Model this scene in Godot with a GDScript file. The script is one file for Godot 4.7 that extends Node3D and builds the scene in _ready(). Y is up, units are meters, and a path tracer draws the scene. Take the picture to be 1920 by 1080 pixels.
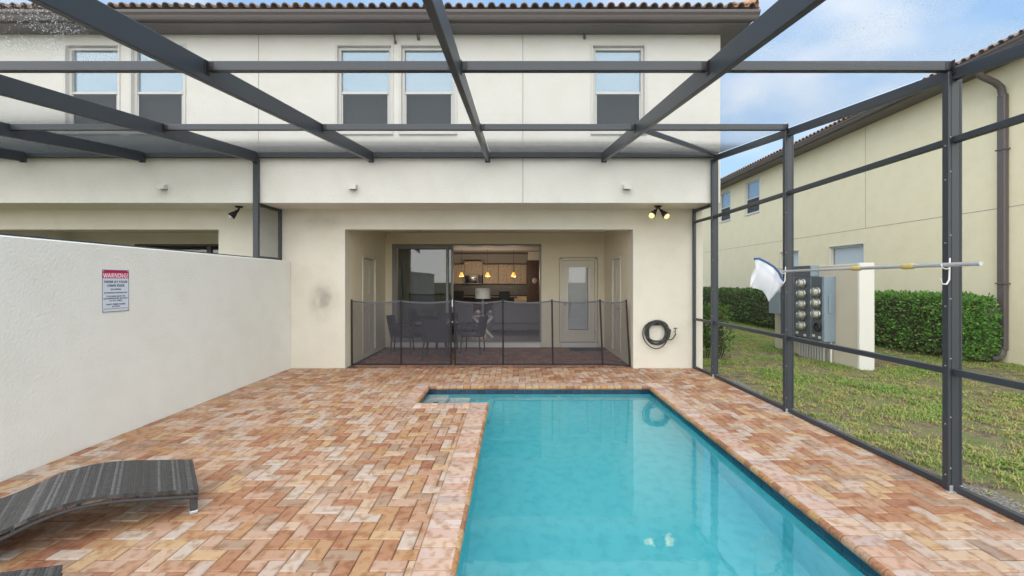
extends Node3D
# A screened pool yard behind a stucco townhouse. The camera stands at the origin, 1.65 m up, looking along -z; "d" below is distance in front of it.

const W := 0.103            # width of one paver cell
var rng := RandomNumberGenerator.new()
var M := {}
var counts := {}

# ---------------------------------------------------------------- helpers
func P(x: float, y: float, d: float) -> Vector3:
	return Vector3(x, y, -d)

func lin(r: float, g: float, b: float, a := 1.0) -> Color:
	var c := Color(r, g, b).linear_to_srgb()
	c.a = a
	return c

func numbered(parent: Node, called: String) -> String:
	var key := str(parent.get_instance_id()) + called
	var n: int = counts.get(key, 0)
	counts[key] = n + 1
	return called if n == 0 else "%s_%03d" % [called, n]

func begin() -> SurfaceTool:
	var st := SurfaceTool.new()
	st.begin(Mesh.PRIMITIVE_TRIANGLES)
	st.set_smooth_group(-1)
	return st

func part(called: String, st: SurfaceTool, m: Material, parent: Node = null, tangents := false) -> MeshInstance3D:
	st.generate_normals()
	if tangents:
		st.generate_tangents()
	return place(called, st.commit(), m, parent)

func place(called: String, mesh: Mesh, m: Material, parent: Node = null, at := Vector3.ZERO, basis := Basis()) -> MeshInstance3D:
	var p: Node = parent if parent else self
	var o := MeshInstance3D.new()
	o.name = numbered(p, called)
	o.mesh = mesh
	if m:
		o.material_override = m
	o.transform = Transform3D(basis, at)
	p.add_child(o, true)
	return o

func node(called: String, parent: Node = null, at := Vector3.ZERO, basis := Basis()) -> Node3D:
	var p: Node = parent if parent else self
	var o := Node3D.new()
	o.name = numbered(p, called)
	o.transform = Transform3D(basis, at)
	p.add_child(o, true)
	return o

func thing(called: String, label: String, category: String, at := Vector3.ZERO, basis := Basis(), group := "") -> Node3D:
	var o := node(called, null, at, basis)
	tag(o, label, category, group)
	return o

func tag(o: Node, label: String, category: String, group := "") -> void:
	o.set_meta("label", label)
	o.set_meta("category", category)
	if group:
		o.set_meta("group", group)

func copy(o: Node3D, label: String, at: Vector3, basis := Basis()) -> Node3D:
	var c: Node3D = o.duplicate()
	var base_name := String(o.name)
	if base_name.right(3).is_valid_int():
		base_name = base_name.left(-4)
	c.name = numbered(self, base_name)
	add_child(c, true)
	c.transform = Transform3D(basis, at)
	c.set_meta("label", label)
	return c

func structure(o: Node, label := "") -> Node:
	o.set_meta("kind", "structure")
	if label:
		o.set_meta("label", label)
	return o

func stuff(o: Node) -> Node:
	o.set_meta("kind", "stuff")
	return o

func tri(st: SurfaceTool, a: Vector3, b: Vector3, c: Vector3, out: Vector3) -> void:
	if (a - c).cross(a - b).dot(out) < 0.0:
		var t := b
		b = c
		c = t
	st.add_vertex(a)
	st.add_vertex(b)
	st.add_vertex(c)

func quad(st: SurfaceTool, a: Vector3, b: Vector3, c: Vector3, d: Vector3, out: Vector3) -> void:
	tri(st, a, b, c, out)
	tri(st, a, c, d, out)

# chamfered box about c with full size s
func box(st: SurfaceTool, c: Vector3, s: Vector3, ch := 0.0, b := Basis()) -> void:
	var h := s * 0.5
	if ch <= 0.0:
		for a in 3:
			var u := (a + 1) % 3
			var v := (a + 2) % 3
			for sg in [-1.0, 1.0]:
				var q: Array[Vector3] = []
				for k in [[-1, -1], [1, -1], [1, 1], [-1, 1]]:
					var p := Vector3.ZERO
					p[a] = sg * h[a]
					p[u] = k[0] * h[u]
					p[v] = k[1] * h[v]
					q.append(c + b * p)
				var o := Vector3.ZERO
				o[a] = sg
				quad(st, q[0], q[1], q[2], q[3], b * o)
		return
	ch = minf(ch, minf(h.x, minf(h.y, h.z)) * 0.9)
	for a in 3:
		var u := (a + 1) % 3
		var v := (a + 2) % 3
		for sg in [-1.0, 1.0]:
			var q: Array[Vector3] = []
			for k in [[-1, -1], [1, -1], [1, 1], [-1, 1]]:
				q.append(c + b * _cv(h, ch, a, sg, u, k[0], v, k[1]))
			var o := Vector3.ZERO
			o[a] = sg
			quad(st, q[0], q[1], q[2], q[3], b * o)
		for su in [-1.0, 1.0]:
			for sv in [-1.0, 1.0]:
				var o2 := Vector3.ZERO
				o2[u] = su
				o2[v] = sv
				quad(st, c + b * _cv(h, ch, u, su, v, sv, a, -1), c + b * _cv(h, ch, u, su, v, sv, a, 1), c + b * _cv(h, ch, v, sv, u, su, a, 1), c + b * _cv(h, ch, v, sv, u, su, a, -1), b * o2)
	for sx in [-1.0, 1.0]:
		for sy in [-1.0, 1.0]:
			for sz in [-1.0, 1.0]:
				tri(st, c + b * _cv(h, ch, 0, sx, 1, sy, 2, sz), c + b * _cv(h, ch, 1, sy, 0, sx, 2, sz), c + b * _cv(h, ch, 2, sz, 0, sx, 1, sy), b * Vector3(sx, sy, sz))

func _cv(h: Vector3, ch: float, a: int, sa: float, u: int, su: float, v: int, sv: float) -> Vector3:
	var p := Vector3.ZERO
	p[a] = sa * h[a]
	p[u] = su * (h[u] - ch)
	p[v] = sv * (h[v] - ch)
	return p

# box given by two corners: x0..x1, y0..y1, distance d0..d1
func block(st: SurfaceTool, x0: float, x1: float, y0: float, y1: float, d0: float, d1: float, ch := 0.0) -> void:
	box(st, P((x0 + x1) / 2, (y0 + y1) / 2, (d0 + d1) / 2), Vector3(absf(x1 - x0), absf(y1 - y0), absf(d1 - d0)), ch)

# a bar of section w (sideways) x h (upwards) from a to b
func bar(st: SurfaceTool, a: Vector3, b: Vector3, w: float, h: float, ch := 0.003, up := Vector3.UP) -> void:
	var z := (b - a).normalized()
	if absf(z.dot(up)) > 0.98:
		up = Vector3.RIGHT
	var x := up.cross(z).normalized()
	var y := z.cross(x)
	box(st, (a + b) / 2, Vector3(w, h, (b - a).length()), ch, Basis(x, y, z))

func tube(st: SurfaceTool, pts: PackedVector3Array, r: float, sides := 8, closed := false, radii := PackedFloat32Array()) -> void:
	st.set_smooth_group(1)
	var n := pts.size()
	var rings: Array = []
	var up := Vector3.UP
	for i in n:
		var t: Vector3
		if closed:
			t = (pts[(i + 1) % n] - pts[(i + n - 1) % n]).normalized()
		else:
			t = (pts[mini(i + 1, n - 1)] - pts[maxi(i - 1, 0)]).normalized()
		if i == 0 and absf(t.dot(up)) > 0.95:
			up = Vector3.RIGHT
		var x := up.cross(t).normalized()
		var y := t.cross(x).normalized()
		up = y
		var ring: Array[Vector3] = []
		var rr := radii[i] if radii.size() > i else r
		for k in sides:
			var a := TAU * k / sides
			ring.append(pts[i] + (x * cos(a) + y * sin(a)) * rr)
		rings.append(ring)
	for i in (n if closed else n - 1):
		var r0: Array = rings[i]
		var r1: Array = rings[(i + 1) % n]
		var cc := (pts[i] + pts[(i + 1) % n]) / 2
		for k in sides:
			var k2 := (k + 1) % sides
			quad(st, r0[k], r0[k2], r1[k2], r1[k], (r0[k] + r0[k2]) / 2 - pts[i])
	st.set_smooth_group(-1)
	if not closed:
		for e in [0, n - 1]:
			var ring: Array = rings[e]
			var out := (pts[0] - pts[1]) if e == 0 else (pts[n - 1] - pts[n - 2])
			for k in range(1, sides - 1):
				tri(st, ring[0], ring[k], ring[k + 1], out)

# profile of (radius, height) turned about the y axis of xf
func lathe(st: SurfaceTool, prof: Array, sides: int, xf: Transform3D, smooth := true) -> void:
	st.set_smooth_group(1 if smooth else -1)
	for i in prof.size() - 1:
		var a: Vector2 = prof[i]
		var b: Vector2 = prof[i + 1]
		for k in sides:
			var t0 := TAU * k / sides
			var t1 := TAU * (k + 1) / sides
			var d0 := Vector3(cos(t0), 0, sin(t0))
			var d1 := Vector3(cos(t1), 0, sin(t1))
			var e := b - a
			var nn := Vector2(e.y, -e.x)
			var out := (d0 + d1).normalized() * nn.x + Vector3.UP * nn.y
			var p0 := xf * (d0 * a.x + Vector3.UP * a.y)
			var p1 := xf * (d1 * a.x + Vector3.UP * a.y)
			var p2 := xf * (d1 * b.x + Vector3.UP * b.y)
			var p3 := xf * (d0 * b.x + Vector3.UP * b.y)
			if a.x > 1e-5:
				tri(st, p0, p1, p2, xf.basis * out)
			if b.x > 1e-5:
				tri(st, p0, p2, p3, xf.basis * out)
	st.set_smooth_group(-1)

# a wall in its own x-y plane, front at z = 0, back at z = -thick, with rectangular holes [x0, x1, y0, y1]
func holed(st: SurfaceTool, x0: float, x1: float, y0: float, y1: float, holes: Array, thick: float, xf := Transform3D()) -> void:
	var xs := [x0, x1]
	var ys := [y0, y1]
	for h in holes:
		for k in 2:
			if not xs.has(h[k]):
				xs.append(h[k])
			if not ys.has(h[k + 2]):
				ys.append(h[k + 2])
	xs.sort()
	ys.sort()
	var nx := xs.size() - 1
	var ny := ys.size() - 1
	var solid := func(i: int, j: int) -> bool:
		if i < 0 or j < 0 or i >= nx or j >= ny:
			return false
		var cx: float = (xs[i] + xs[i + 1]) / 2
		var cy: float = (ys[j] + ys[j + 1]) / 2
		for h in holes:
			if cx > h[0] and cx < h[1] and cy > h[2] and cy < h[3]:
				return false
		return true
	for i in nx:
		for j in ny:
			if not solid.call(i, j):
				continue
			var a: float = xs[i]
			var b: float = xs[i + 1]
			var c: float = ys[j]
			var d: float = ys[j + 1]
			var B := xf.basis
			for z in [0.0, -thick]:
				quad(st, xf * Vector3(a, c, z), xf * Vector3(b, c, z), xf * Vector3(b, d, z), xf * Vector3(a, d, z), B * Vector3(0, 0, 1 if z == 0.0 else -1))
			if not solid.call(i - 1, j):
				quad(st, xf * Vector3(a, c, 0), xf * Vector3(a, d, 0), xf * Vector3(a, d, -thick), xf * Vector3(a, c, -thick), B * Vector3.LEFT)
			if not solid.call(i + 1, j):
				quad(st, xf * Vector3(b, c, 0), xf * Vector3(b, d, 0), xf * Vector3(b, d, -thick), xf * Vector3(b, c, -thick), B * Vector3.RIGHT)
			if not solid.call(i, j - 1):
				quad(st, xf * Vector3(a, c, 0), xf * Vector3(b, c, 0), xf * Vector3(b, c, -thick), xf * Vector3(a, c, -thick), B * Vector3.DOWN)
			if not solid.call(i, j + 1):
				quad(st, xf * Vector3(a, d, 0), xf * Vector3(b, d, 0), xf * Vector3(b, d, -thick), xf * Vector3(a, d, -thick), B * Vector3.UP)

func one_box(called: String, parent: Node, m: Material, x0: float, x1: float, y0: float, y1: float, d0: float, d1: float, ch := 0.0) -> MeshInstance3D:
	var st := begin()
	block(st, x0, x1, y0, y1, d0, d1, ch)
	return part(called, st, m, parent)

# ---------------------------------------------------------------- materials
func noise(seed_: int, freq: float, octaves := 4, kind := FastNoiseLite.TYPE_SIMPLEX_SMOOTH) -> FastNoiseLite:
	var n := FastNoiseLite.new()
	n.seed = seed_
	n.noise_type = kind
	n.frequency = freq
	n.fractal_type = FastNoiseLite.FRACTAL_FBM if octaves > 1 else FastNoiseLite.FRACTAL_NONE
	n.fractal_octaves = octaves
	return n

func grey(seed_: int, freq: float, octaves := 4, side := 512) -> ImageTexture:
	return ImageTexture.create_from_image(noise(seed_, freq, octaves).get_seamless_image(side, side))

# noise turned into colour between stops [[position, linear colour], ...]
func toned(seed_: int, freq: float, octaves: int, stops: Array, side := 512, second := 0.0) -> ImageTexture:
	var src := noise(seed_, freq, octaves).get_seamless_image(side, side)
	var src2 := noise(seed_ + 50, freq * 6.0, 3).get_seamless_image(side, side)
	var g := Gradient.new()
	g.offsets = PackedFloat32Array()
	g.colors = PackedColorArray()
	var offs := PackedFloat32Array()
	var cols := PackedColorArray()
	for s in stops:
		offs.append(s[0])
		cols.append(s[1].linear_to_srgb())
	g.offsets = offs
	g.colors = cols
	var out := Image.create(side, side, false, Image.FORMAT_RGB8)
	for y in side:
		for x in side:
			var v: float = src.get_pixel(x, y).r
			if second > 0.0:
				v += (src2.get_pixel(x, y).r - 0.5) * second
			out.set_pixel(x, y, g.sample(clampf(v, 0, 1)))
	return ImageTexture.create_from_image(out)

func mat(c: Color, rough := 0.7, metal := 0.0, spec := 0.5) -> StandardMaterial3D:
	var m := StandardMaterial3D.new()
	m.albedo_color = c
	m.roughness = rough
	m.metallic = metal
	m.metallic_specular = spec
	return m

func tri_map(m: StandardMaterial3D, size_m: float, tex: Texture2D = null, bump: Texture2D = null, bump_cm := 0.0, world := true) -> StandardMaterial3D:
	m.uv1_triplanar = true
	m.uv1_world_triplanar = world
	m.uv1_triplanar_sharpness = 8.0
	m.uv1_scale = Vector3.ONE / size_m
	if tex:
		m.albedo_texture = tex
	if bump:
		m.heightmap_enabled = true
		m.heightmap_texture = bump
		m.heightmap_scale = bump_cm
	return m

func see_through(c: Color, alpha: float, rough: float) -> StandardMaterial3D:
	var m := mat(Color(c.r, c.g, c.b, alpha), rough)
	m.transparency = BaseMaterial3D.TRANSPARENCY_ALPHA
	m.cull_mode = BaseMaterial3D.CULL_DISABLED
	return m

func make_materials() -> void:
	var rough_bump := grey(3, 0.09, 4)
	var fine := grey(4, 0.2, 3)
	var stain := toned(7, 0.006, 5, [[0.0, Color(0.95, 0.945, 0.93)], [0.35, Color(0.978, 0.975, 0.968)], [0.6, Color(0.99, 0.99, 0.99)], [1.0, Color(1, 1, 1)]], 512, 0.12)
	M.stucco = tri_map(mat(lin(0.69, 0.655, 0.575), 0.92), 1.6, stain, rough_bump, 0.35)
	M.stucco_yard = tri_map(mat(lin(0.735, 0.75, 0.735), 0.92), 1.6, stain, rough_bump, 0.25)
	M.stucco_upper = tri_map(mat(lin(0.71, 0.70, 0.665), 0.92), 1.6, stain, rough_bump, 0.3)
	M.stucco_lanai = tri_map(mat(lin(0.76, 0.69, 0.53), 0.92), 1.6, stain, rough_bump, 0.3)
	M.stucco_yellow = tri_map(mat(lin(0.75, 0.695, 0.51), 0.92), 1.6, stain, rough_bump, 0.3)
	M.stucco_grey = tri_map(mat(lin(0.62, 0.57, 0.47), 0.92), 1.6, stain, rough_bump, 0.3)
	M.bronze = tri_map(mat(lin(0.033, 0.040, 0.051), 0.42, 0.0, 0.55), 0.5, null, fine, 0.01)
	M.brown = mat(lin(0.11, 0.092, 0.09), 0.45)
	M.joint = mat(lin(0.36, 0.34, 0.30), 0.9)
	M.white = mat(lin(0.74, 0.73, 0.7), 0.5)
	M.cream = mat(lin(0.68, 0.64, 0.53), 0.5)
	M.vinyl = mat(lin(0.6, 0.59, 0.57), 0.45)
	M.black = mat(lin(0.012, 0.012, 0.014), 0.5)
	M.rubber = mat(lin(0.03, 0.03, 0.032), 0.75)
	M.steel = mat(lin(0.5, 0.5, 0.5), 0.3, 0.9)
	M.alu = mat(lin(0.55, 0.56, 0.58), 0.45, 0.6)
	M.meter_blue = tri_map(mat(lin(0.26, 0.33, 0.40), 0.5, 0.1), 0.6, stain)
	M.meter_grey = tri_map(mat(lin(0.10, 0.115, 0.14), 0.5, 0.1), 0.6, stain)
	M.glass = see_through(lin(0.02, 0.03, 0.03), 0.03, 0.0)
	M.low_e = see_through(lin(0.36, 0.48, 0.58), 0.1, 0.03)
	M.low_e.metallic = 0.5
	M.glass_tint = see_through(lin(0.01, 0.03, 0.03), 0.32, 0.0)
	M.glass_tint.metallic_specular = 0.75
	M.dome = see_through(lin(0.5, 0.5, 0.42), 0.16, 0.02)
	M.insect = see_through(lin(0.04, 0.052, 0.066), 0.52, 0.8)
	M.fence_mesh = see_through(lin(0.065, 0.065, 0.085), 0.40, 0.8)
	M.screen = see_through(lin(0.06, 0.065, 0.07), 0.05, 0.9)
	M.screen_roof = see_through(lin(0.10, 0.11, 0.12), 0.04, 0.9)
	M.thread = see_through(lin(0.10, 0.105, 0.115), 0.45, 0.9)
	M.thread_old = see_through(lin(0.055, 0.07, 0.085), 0.49, 0.9)
	M.drop = see_through(lin(0.8, 0.85, 0.9), 0.45, 0.3)
	M.blind = mat(lin(0.60, 0.66, 0.70), 0.6)
	# tiles, pavers, pool
	var mott := toned(21, 0.0085, 3, [[0.1, Color(0.66, 0.54, 0.44)], [0.34, Color(0.86, 0.77, 0.68)], [0.5, Color(0.98, 0.95, 0.91)], [0.66, Color(1, 1, 1)], [0.9, Color(0.93, 0.95, 0.97)]], 1024, 0.05)
	M.mott = mott
	M.paver_bump = fine
	M.roof_tile = tri_map(mat(lin(0.30, 0.20, 0.15), 0.85), 0.8, mott, fine, 0.3)
	M.roof_tile_orange = tri_map(mat(lin(0.50, 0.30, 0.17), 0.85), 0.5, mott, fine, 0.3)
	M.sand = tri_map(mat(lin(0.085, 0.06, 0.045), 0.95), 0.7, mott, fine, 0.5)
	var plaster_tex := toned(31, 0.02, 5, [[0.15, Color(0.74, 0.89, 0.92)], [0.4, Color(0.90, 0.96, 0.97)], [0.6, Color(1, 1, 1)], [1.0, Color(1, 1, 1)]], 512, 0.3)
	M.plaster = tri_map(mat(lin(0.125, 0.68, 0.77), 0.8), 1.6, plaster_tex)
	M.step = tri_map(mat(lin(0.62, 0.74, 0.76), 0.8), 1.1, plaster_tex)
	M.pool_tile = mat(lin(0.008, 0.05, 0.13), 0.12)
	M.grout = mat(lin(0.05, 0.1, 0.16), 0.8)
	var ripple := noise(41, 0.012, 3).get_seamless_image(512, 512)
	ripple.bump_map_to_normal_map(1.6)
	M.water = StandardMaterial3D.new()
	M.water.albedo_color = Color(1, 1, 1, 0.0)
	M.water.roughness = 0.0
	M.water.transparency = BaseMaterial3D.TRANSPARENCY_ALPHA
	M.water.refraction_enabled = true
	M.water.refraction_scale = 0.05
	M.water.normal_enabled = true
	M.water.normal_texture = ImageTexture.create_from_image(ripple)
	M.water.normal_scale = 0.09
	tri_map(M.water, 1.3)
	# ground and plants
	var soil := toned(51, 0.012, 5, [[0.2, Color(0.10, 0.075, 0.05)], [0.42, Color(0.20, 0.16, 0.10)], [0.55, Color(0.16, 0.16, 0.07)], [0.75, Color(0.13, 0.16, 0.045)], [1.0, Color(0.10, 0.13, 0.04)]], 512, 0.4)
	M.soil = tri_map(mat(Color.WHITE, 0.95), 2.3, soil, fine, 2.0)
	var gravel_tex := toned(53, 0.05, 4, [[0.2, Color(0.10, 0.09, 0.075)], [0.5, Color(0.23, 0.215, 0.19)], [0.8, Color(0.34, 0.32, 0.29)]], 512, 0.5)
	M.gravel = tri_map(mat(Color.WHITE, 0.95), 0.8, gravel_tex, rough_bump, 2.0)
	M.leaf = mat(Color.WHITE, 0.55)
	M.leaf.vertex_color_use_as_albedo = true
	M.leaf.backlight_enabled = true
	M.leaf.backlight = Color(0.35, 0.4, 0.12)
	M.leaf.cull_mode = BaseMaterial3D.CULL_DISABLED
	M.twig = mat(lin(0.06, 0.045, 0.03), 0.9)
	# rooms and furniture
	M.room = mat(lin(0.40, 0.37, 0.33), 0.85)
	M.ceiling = mat(lin(0.19, 0.175, 0.16), 0.85)
	M.room_floor = tri_map(mat(lin(0.30, 0.26, 0.22), 0.4), 1.5, mott)
	var grain := toned(61, 0.02, 4, [[0.2, Color(0.75, 0.7, 0.62)], [0.8, Color(1, 1, 1)]], 256, 0.3)
	M.cabinet = tri_map(mat(lin(0.56, 0.45, 0.34), 0.5), 0.6, grain)
	M.dark_wood = tri_map(mat(lin(0.05, 0.026, 0.016), 0.45), 0.6, grain)
	M.granite = mat(lin(0.02, 0.02, 0.022), 0.15)
	M.sofa = tri_map(mat(lin(0.30, 0.29, 0.31), 0.9), 0.4, null, fine, 0.2)
	M.shade = mat(lin(0.84, 0.82, 0.78), 0.8)
	M.slider = mat(lin(0.22, 0.22, 0.21), 0.45)
	M.shade.backlight_enabled = true
	M.shade.backlight = Color(0.5, 0.48, 0.42)
	M.wicker = tri_map(mat(lin(0.04, 0.038, 0.042), 0.6), 0.12, null, fine, 0.4, false)
	M.glow = mat(lin(1.0, 0.72, 0.3), 0.5)
	M.glow.emission_enabled = true
	M.glow.emission = Color(1.0, 0.68, 0.28)
	M.glow.emission_energy_multiplier = 0.3
	M.bulb = mat(lin(1.0, 0.9, 0.6), 0.3)
	M.bulb.emission_enabled = true
	M.bulb.emission = Color(1.0, 0.86, 0.5)
	M.bulb.emission_energy_multiplier = 0.13
	M.off_bulb = mat(lin(0.55, 0.56, 0.55), 0.2)
	M.white_glow = mat(lin(1.0, 0.95, 0.85), 0.5)
	M.white_glow.emission_enabled = true
	M.white_glow.emission = Color(1.0, 0.9, 0.75)
	M.white_glow.emission_energy_multiplier = 0.18
	M.soot = mat(lin(0.3, 0.28, 0.25), 0.95)
	M.net_blue = mat(lin(0.03, 0.09, 0.28), 0.4)
	M.net_bag = see_through(lin(0.78, 0.80, 0.86), 0.76, 0.8)
	M.yellow = mat(lin(0.55, 0.42, 0.16), 0.6)
	M.hose = mat(lin(0.045, 0.05, 0.045), 0.5)
	M.screen_glass = mat(lin(0.01, 0.01, 0.012), 0.1)

# ---------------------------------------------------------------- sky
func make_sky() -> Sky:
	var w := 1024
	var h := 512
	var n := noise(77, 1.15, 6)
	var n2 := noise(78, 3.2, 5)
	var img := Image.create(w, h, false, Image.FORMAT_RGBF)
	for y in h:
		var el := PI / 2 - PI * (y + 0.5) / h
		for x in w:
			if el < -0.06:
				img.set_pixel(x, y, Color(0.14, 0.135, 0.115))
				continue
			var az := TAU * (x + 0.5) / w
			var s := maxf(sin(el), 0.0)
			var dir := Vector3(cos(az) * cos(el), sin(el), sin(az) * cos(el))
			var blue := Color(0.085, 0.16, 0.275).lerp(Color(0.17, 0.23, 0.28), pow(1.0 - s, 3.0))
			var q := dir / maxf(dir.y + 0.22, 0.14)
			var c := n.get_noise_3d(q.x * 0.9, q.y * 0.9, q.z * 0.9) * 0.75 + n2.get_noise_3d(q.x * 0.6, q.y, q.z * 0.6) * 0.35
			var cover := smoothstep(-0.10, 0.5, c + s * 0.5 - 0.16)
			var cloud := Color(0.235, 0.252, 0.270) * (0.98 + 0.3 * s)
			img.set_pixel(x, y, blue.lerp(cloud, cover * 0.88))
	var pm := PanoramaSkyMaterial.new()
	pm.panorama = ImageTexture.create_from_image(img)
	var sky := Sky.new()
	sky.sky_material = pm
	return sky

# ---------------------------------------------------------------- the scene
func _ready() -> void:
	rng.seed = 20240
	var cam := Camera3D.new()
	cam.name = "camera"
	cam.projection = Camera3D.PROJECTION_FRUSTUM
	cam.near = 0.05
	cam.far = 900.0
	cam.size = 1080.0 / 815.0 * cam.near
	cam.frustum_offset = Vector2(-2.0, -13.0) / 815.0 * cam.near
	cam.position = Vector3(0, 1.65, 0)
	add_child(cam)
	cam.current = true
	var env := Environment.new()
	env.background_mode = Environment.BG_SKY
	env.sky = make_sky()
	env.ambient_light_source = Environment.AMBIENT_SOURCE_SKY
	env.tonemap_mode = Environment.TONE_MAPPER_LINEAR
	env.tonemap_exposure = 4.05
	env.sdfgi_enabled = true
	env.ssao_enabled = true
	env.ssil_enabled = true
	var we := WorldEnvironment.new()
	we.name = "world_environment"
	we.environment = env
	add_child(we)
	var sun := DirectionalLight3D.new()
	sun.name = "sun"
	sun.light_color = Color(1.0, 0.965, 0.90)
	sun.light_energy = 0.5
	sun.light_angular_distance = 130.0
	sun.shadow_enabled = true
	sun.look_at_from_position(Vector3(-0.10, 0.78, 1.2), Vector3.ZERO)
	add_child(sun)

	make_materials()
	ground()
	deck()
	pool()
	house()
	yard_wall()
	enclosure()
	neighbour()
	lawn()
	yard_things()
	patio_things()
	room_things()
	small_things()

# ---------------------------------------------------------------- ground
const POOL := [-0.335, 2.125, 1.0, 6.80]         # x0, x1, d0, d1 at the coping's inner edge
const ALCOVE := [-1.31, -0.335, 5.88, 6.80]
const COPE := 0.235

func sheet(st: SurfaceTool, x0: float, x1: float, d0: float, d1: float, y: float) -> void:
	quad(st, P(x0, y, d0), P(x1, y, d0), P(x1, y, d1), P(x0, y, d1), Vector3.UP)

func ground() -> void:
	var st := begin()
	var R := 420.0
	sheet(st, -R, -4.5, -R, R, -0.06)
	sheet(st, 3.53, R, -R, R, -0.06)
	sheet(st, -4.5, 3.53, -R, -1.5, -0.06)
	sheet(st, -4.5, 3.53, 8.9, R, -0.06)
	structure(part("ground", st, M.soil), "patchy lawn ground between the two houses")
	st = begin()
	# a strip of grey sand along the cage
	var prev := 3.95
	for i in 40:
		var d := -1.5 + i * 0.28
		var wv := 3.74 + 0.12 * sin(i * 0.9) + 0.1 * sin(i * 2.3) + (0.45 * smoothstep(3.4, 2.2, d))
		quad(st, P(3.53, -0.035, d), P(3.53, -0.035, d + 0.28), P(wv, -0.052, d + 0.28), P(prev, -0.052, d), Vector3.UP)
		prev = wv
	structure(part("gravel_strip", st, M.gravel), "grey sandy strip between the cage and the grass")

func paver_mesh(sx: float, sz: float) -> ArrayMesh:
	# a worn paver: top face set in, edges rounded off, sides; its top lies at y = 0
	var st := begin()
	var e := 0.007
	var g := 0.0026
	var hx := sx / 2 - g
	var hz := sz / 2 - g
	var top: Array[Vector3] = [Vector3(-hx + e, 0, -hz + e), Vector3(hx - e, 0, -hz + e), Vector3(hx - e, 0, hz - e), Vector3(-hx + e, 0, hz - e)]
	var rim: Array[Vector3] = [Vector3(-hx, -0.006, -hz), Vector3(hx, -0.006, -hz), Vector3(hx, -0.006, hz), Vector3(-hx, -0.006, hz)]
	quad(st, top[0], top[1], top[2], top[3], Vector3.UP)
	for k in 4:
		var k2 := (k + 1) % 4
		var out := (rim[k] + rim[k2]) / 2
		out.y = 0
		quad(st, top[k], top[k2], rim[k2], rim[k], out.normalized() + Vector3.UP)
		quad(st, rim[k], rim[k2], rim[k2] + Vector3.DOWN * 0.03, rim[k] + Vector3.DOWN * 0.03, out)
	st.generate_normals()
	return st.commit()

# linear colours seen on the pavers and how often
const TONES := [[0.62, 0.43, 0.32, 11], [0.68, 0.51, 0.37, 8], [0.57, 0.36, 0.24, 10], [0.49, 0.26, 0.15, 9], [0.56, 0.34, 0.185, 8], [0.65, 0.46, 0.27, 6], [0.64, 0.51, 0.43, 5], [0.47, 0.33, 0.235, 7], [0.44, 0.215, 0.13, 5], [0.66, 0.56, 0.48, 6], [0.44, 0.33, 0.26, 1]]
var paver_mats: Array = []

func tone_at(x: float, d: float, n: FastNoiseLite) -> int:
	# tones come in loose drifts, as they fell off the pallet
	var total := 0.0
	var wts: Array = []
	var v := n.get_noise_2d(x * 10.0, d * 10.0)
	for k in TONES.size():
		var wt: float = TONES[k][3] * (1.0 + 0.7 * v * (1.0 if k in [2, 3, 4, 7, 8] else -1.0))
		wts.append(maxf(wt, 0.2))
		total += maxf(wt, 0.2)
	var r := rng.randf() * total
	for k in wts.size():
		r -= wts[k]
		if r <= 0.0:
			return k
	return 0

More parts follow.
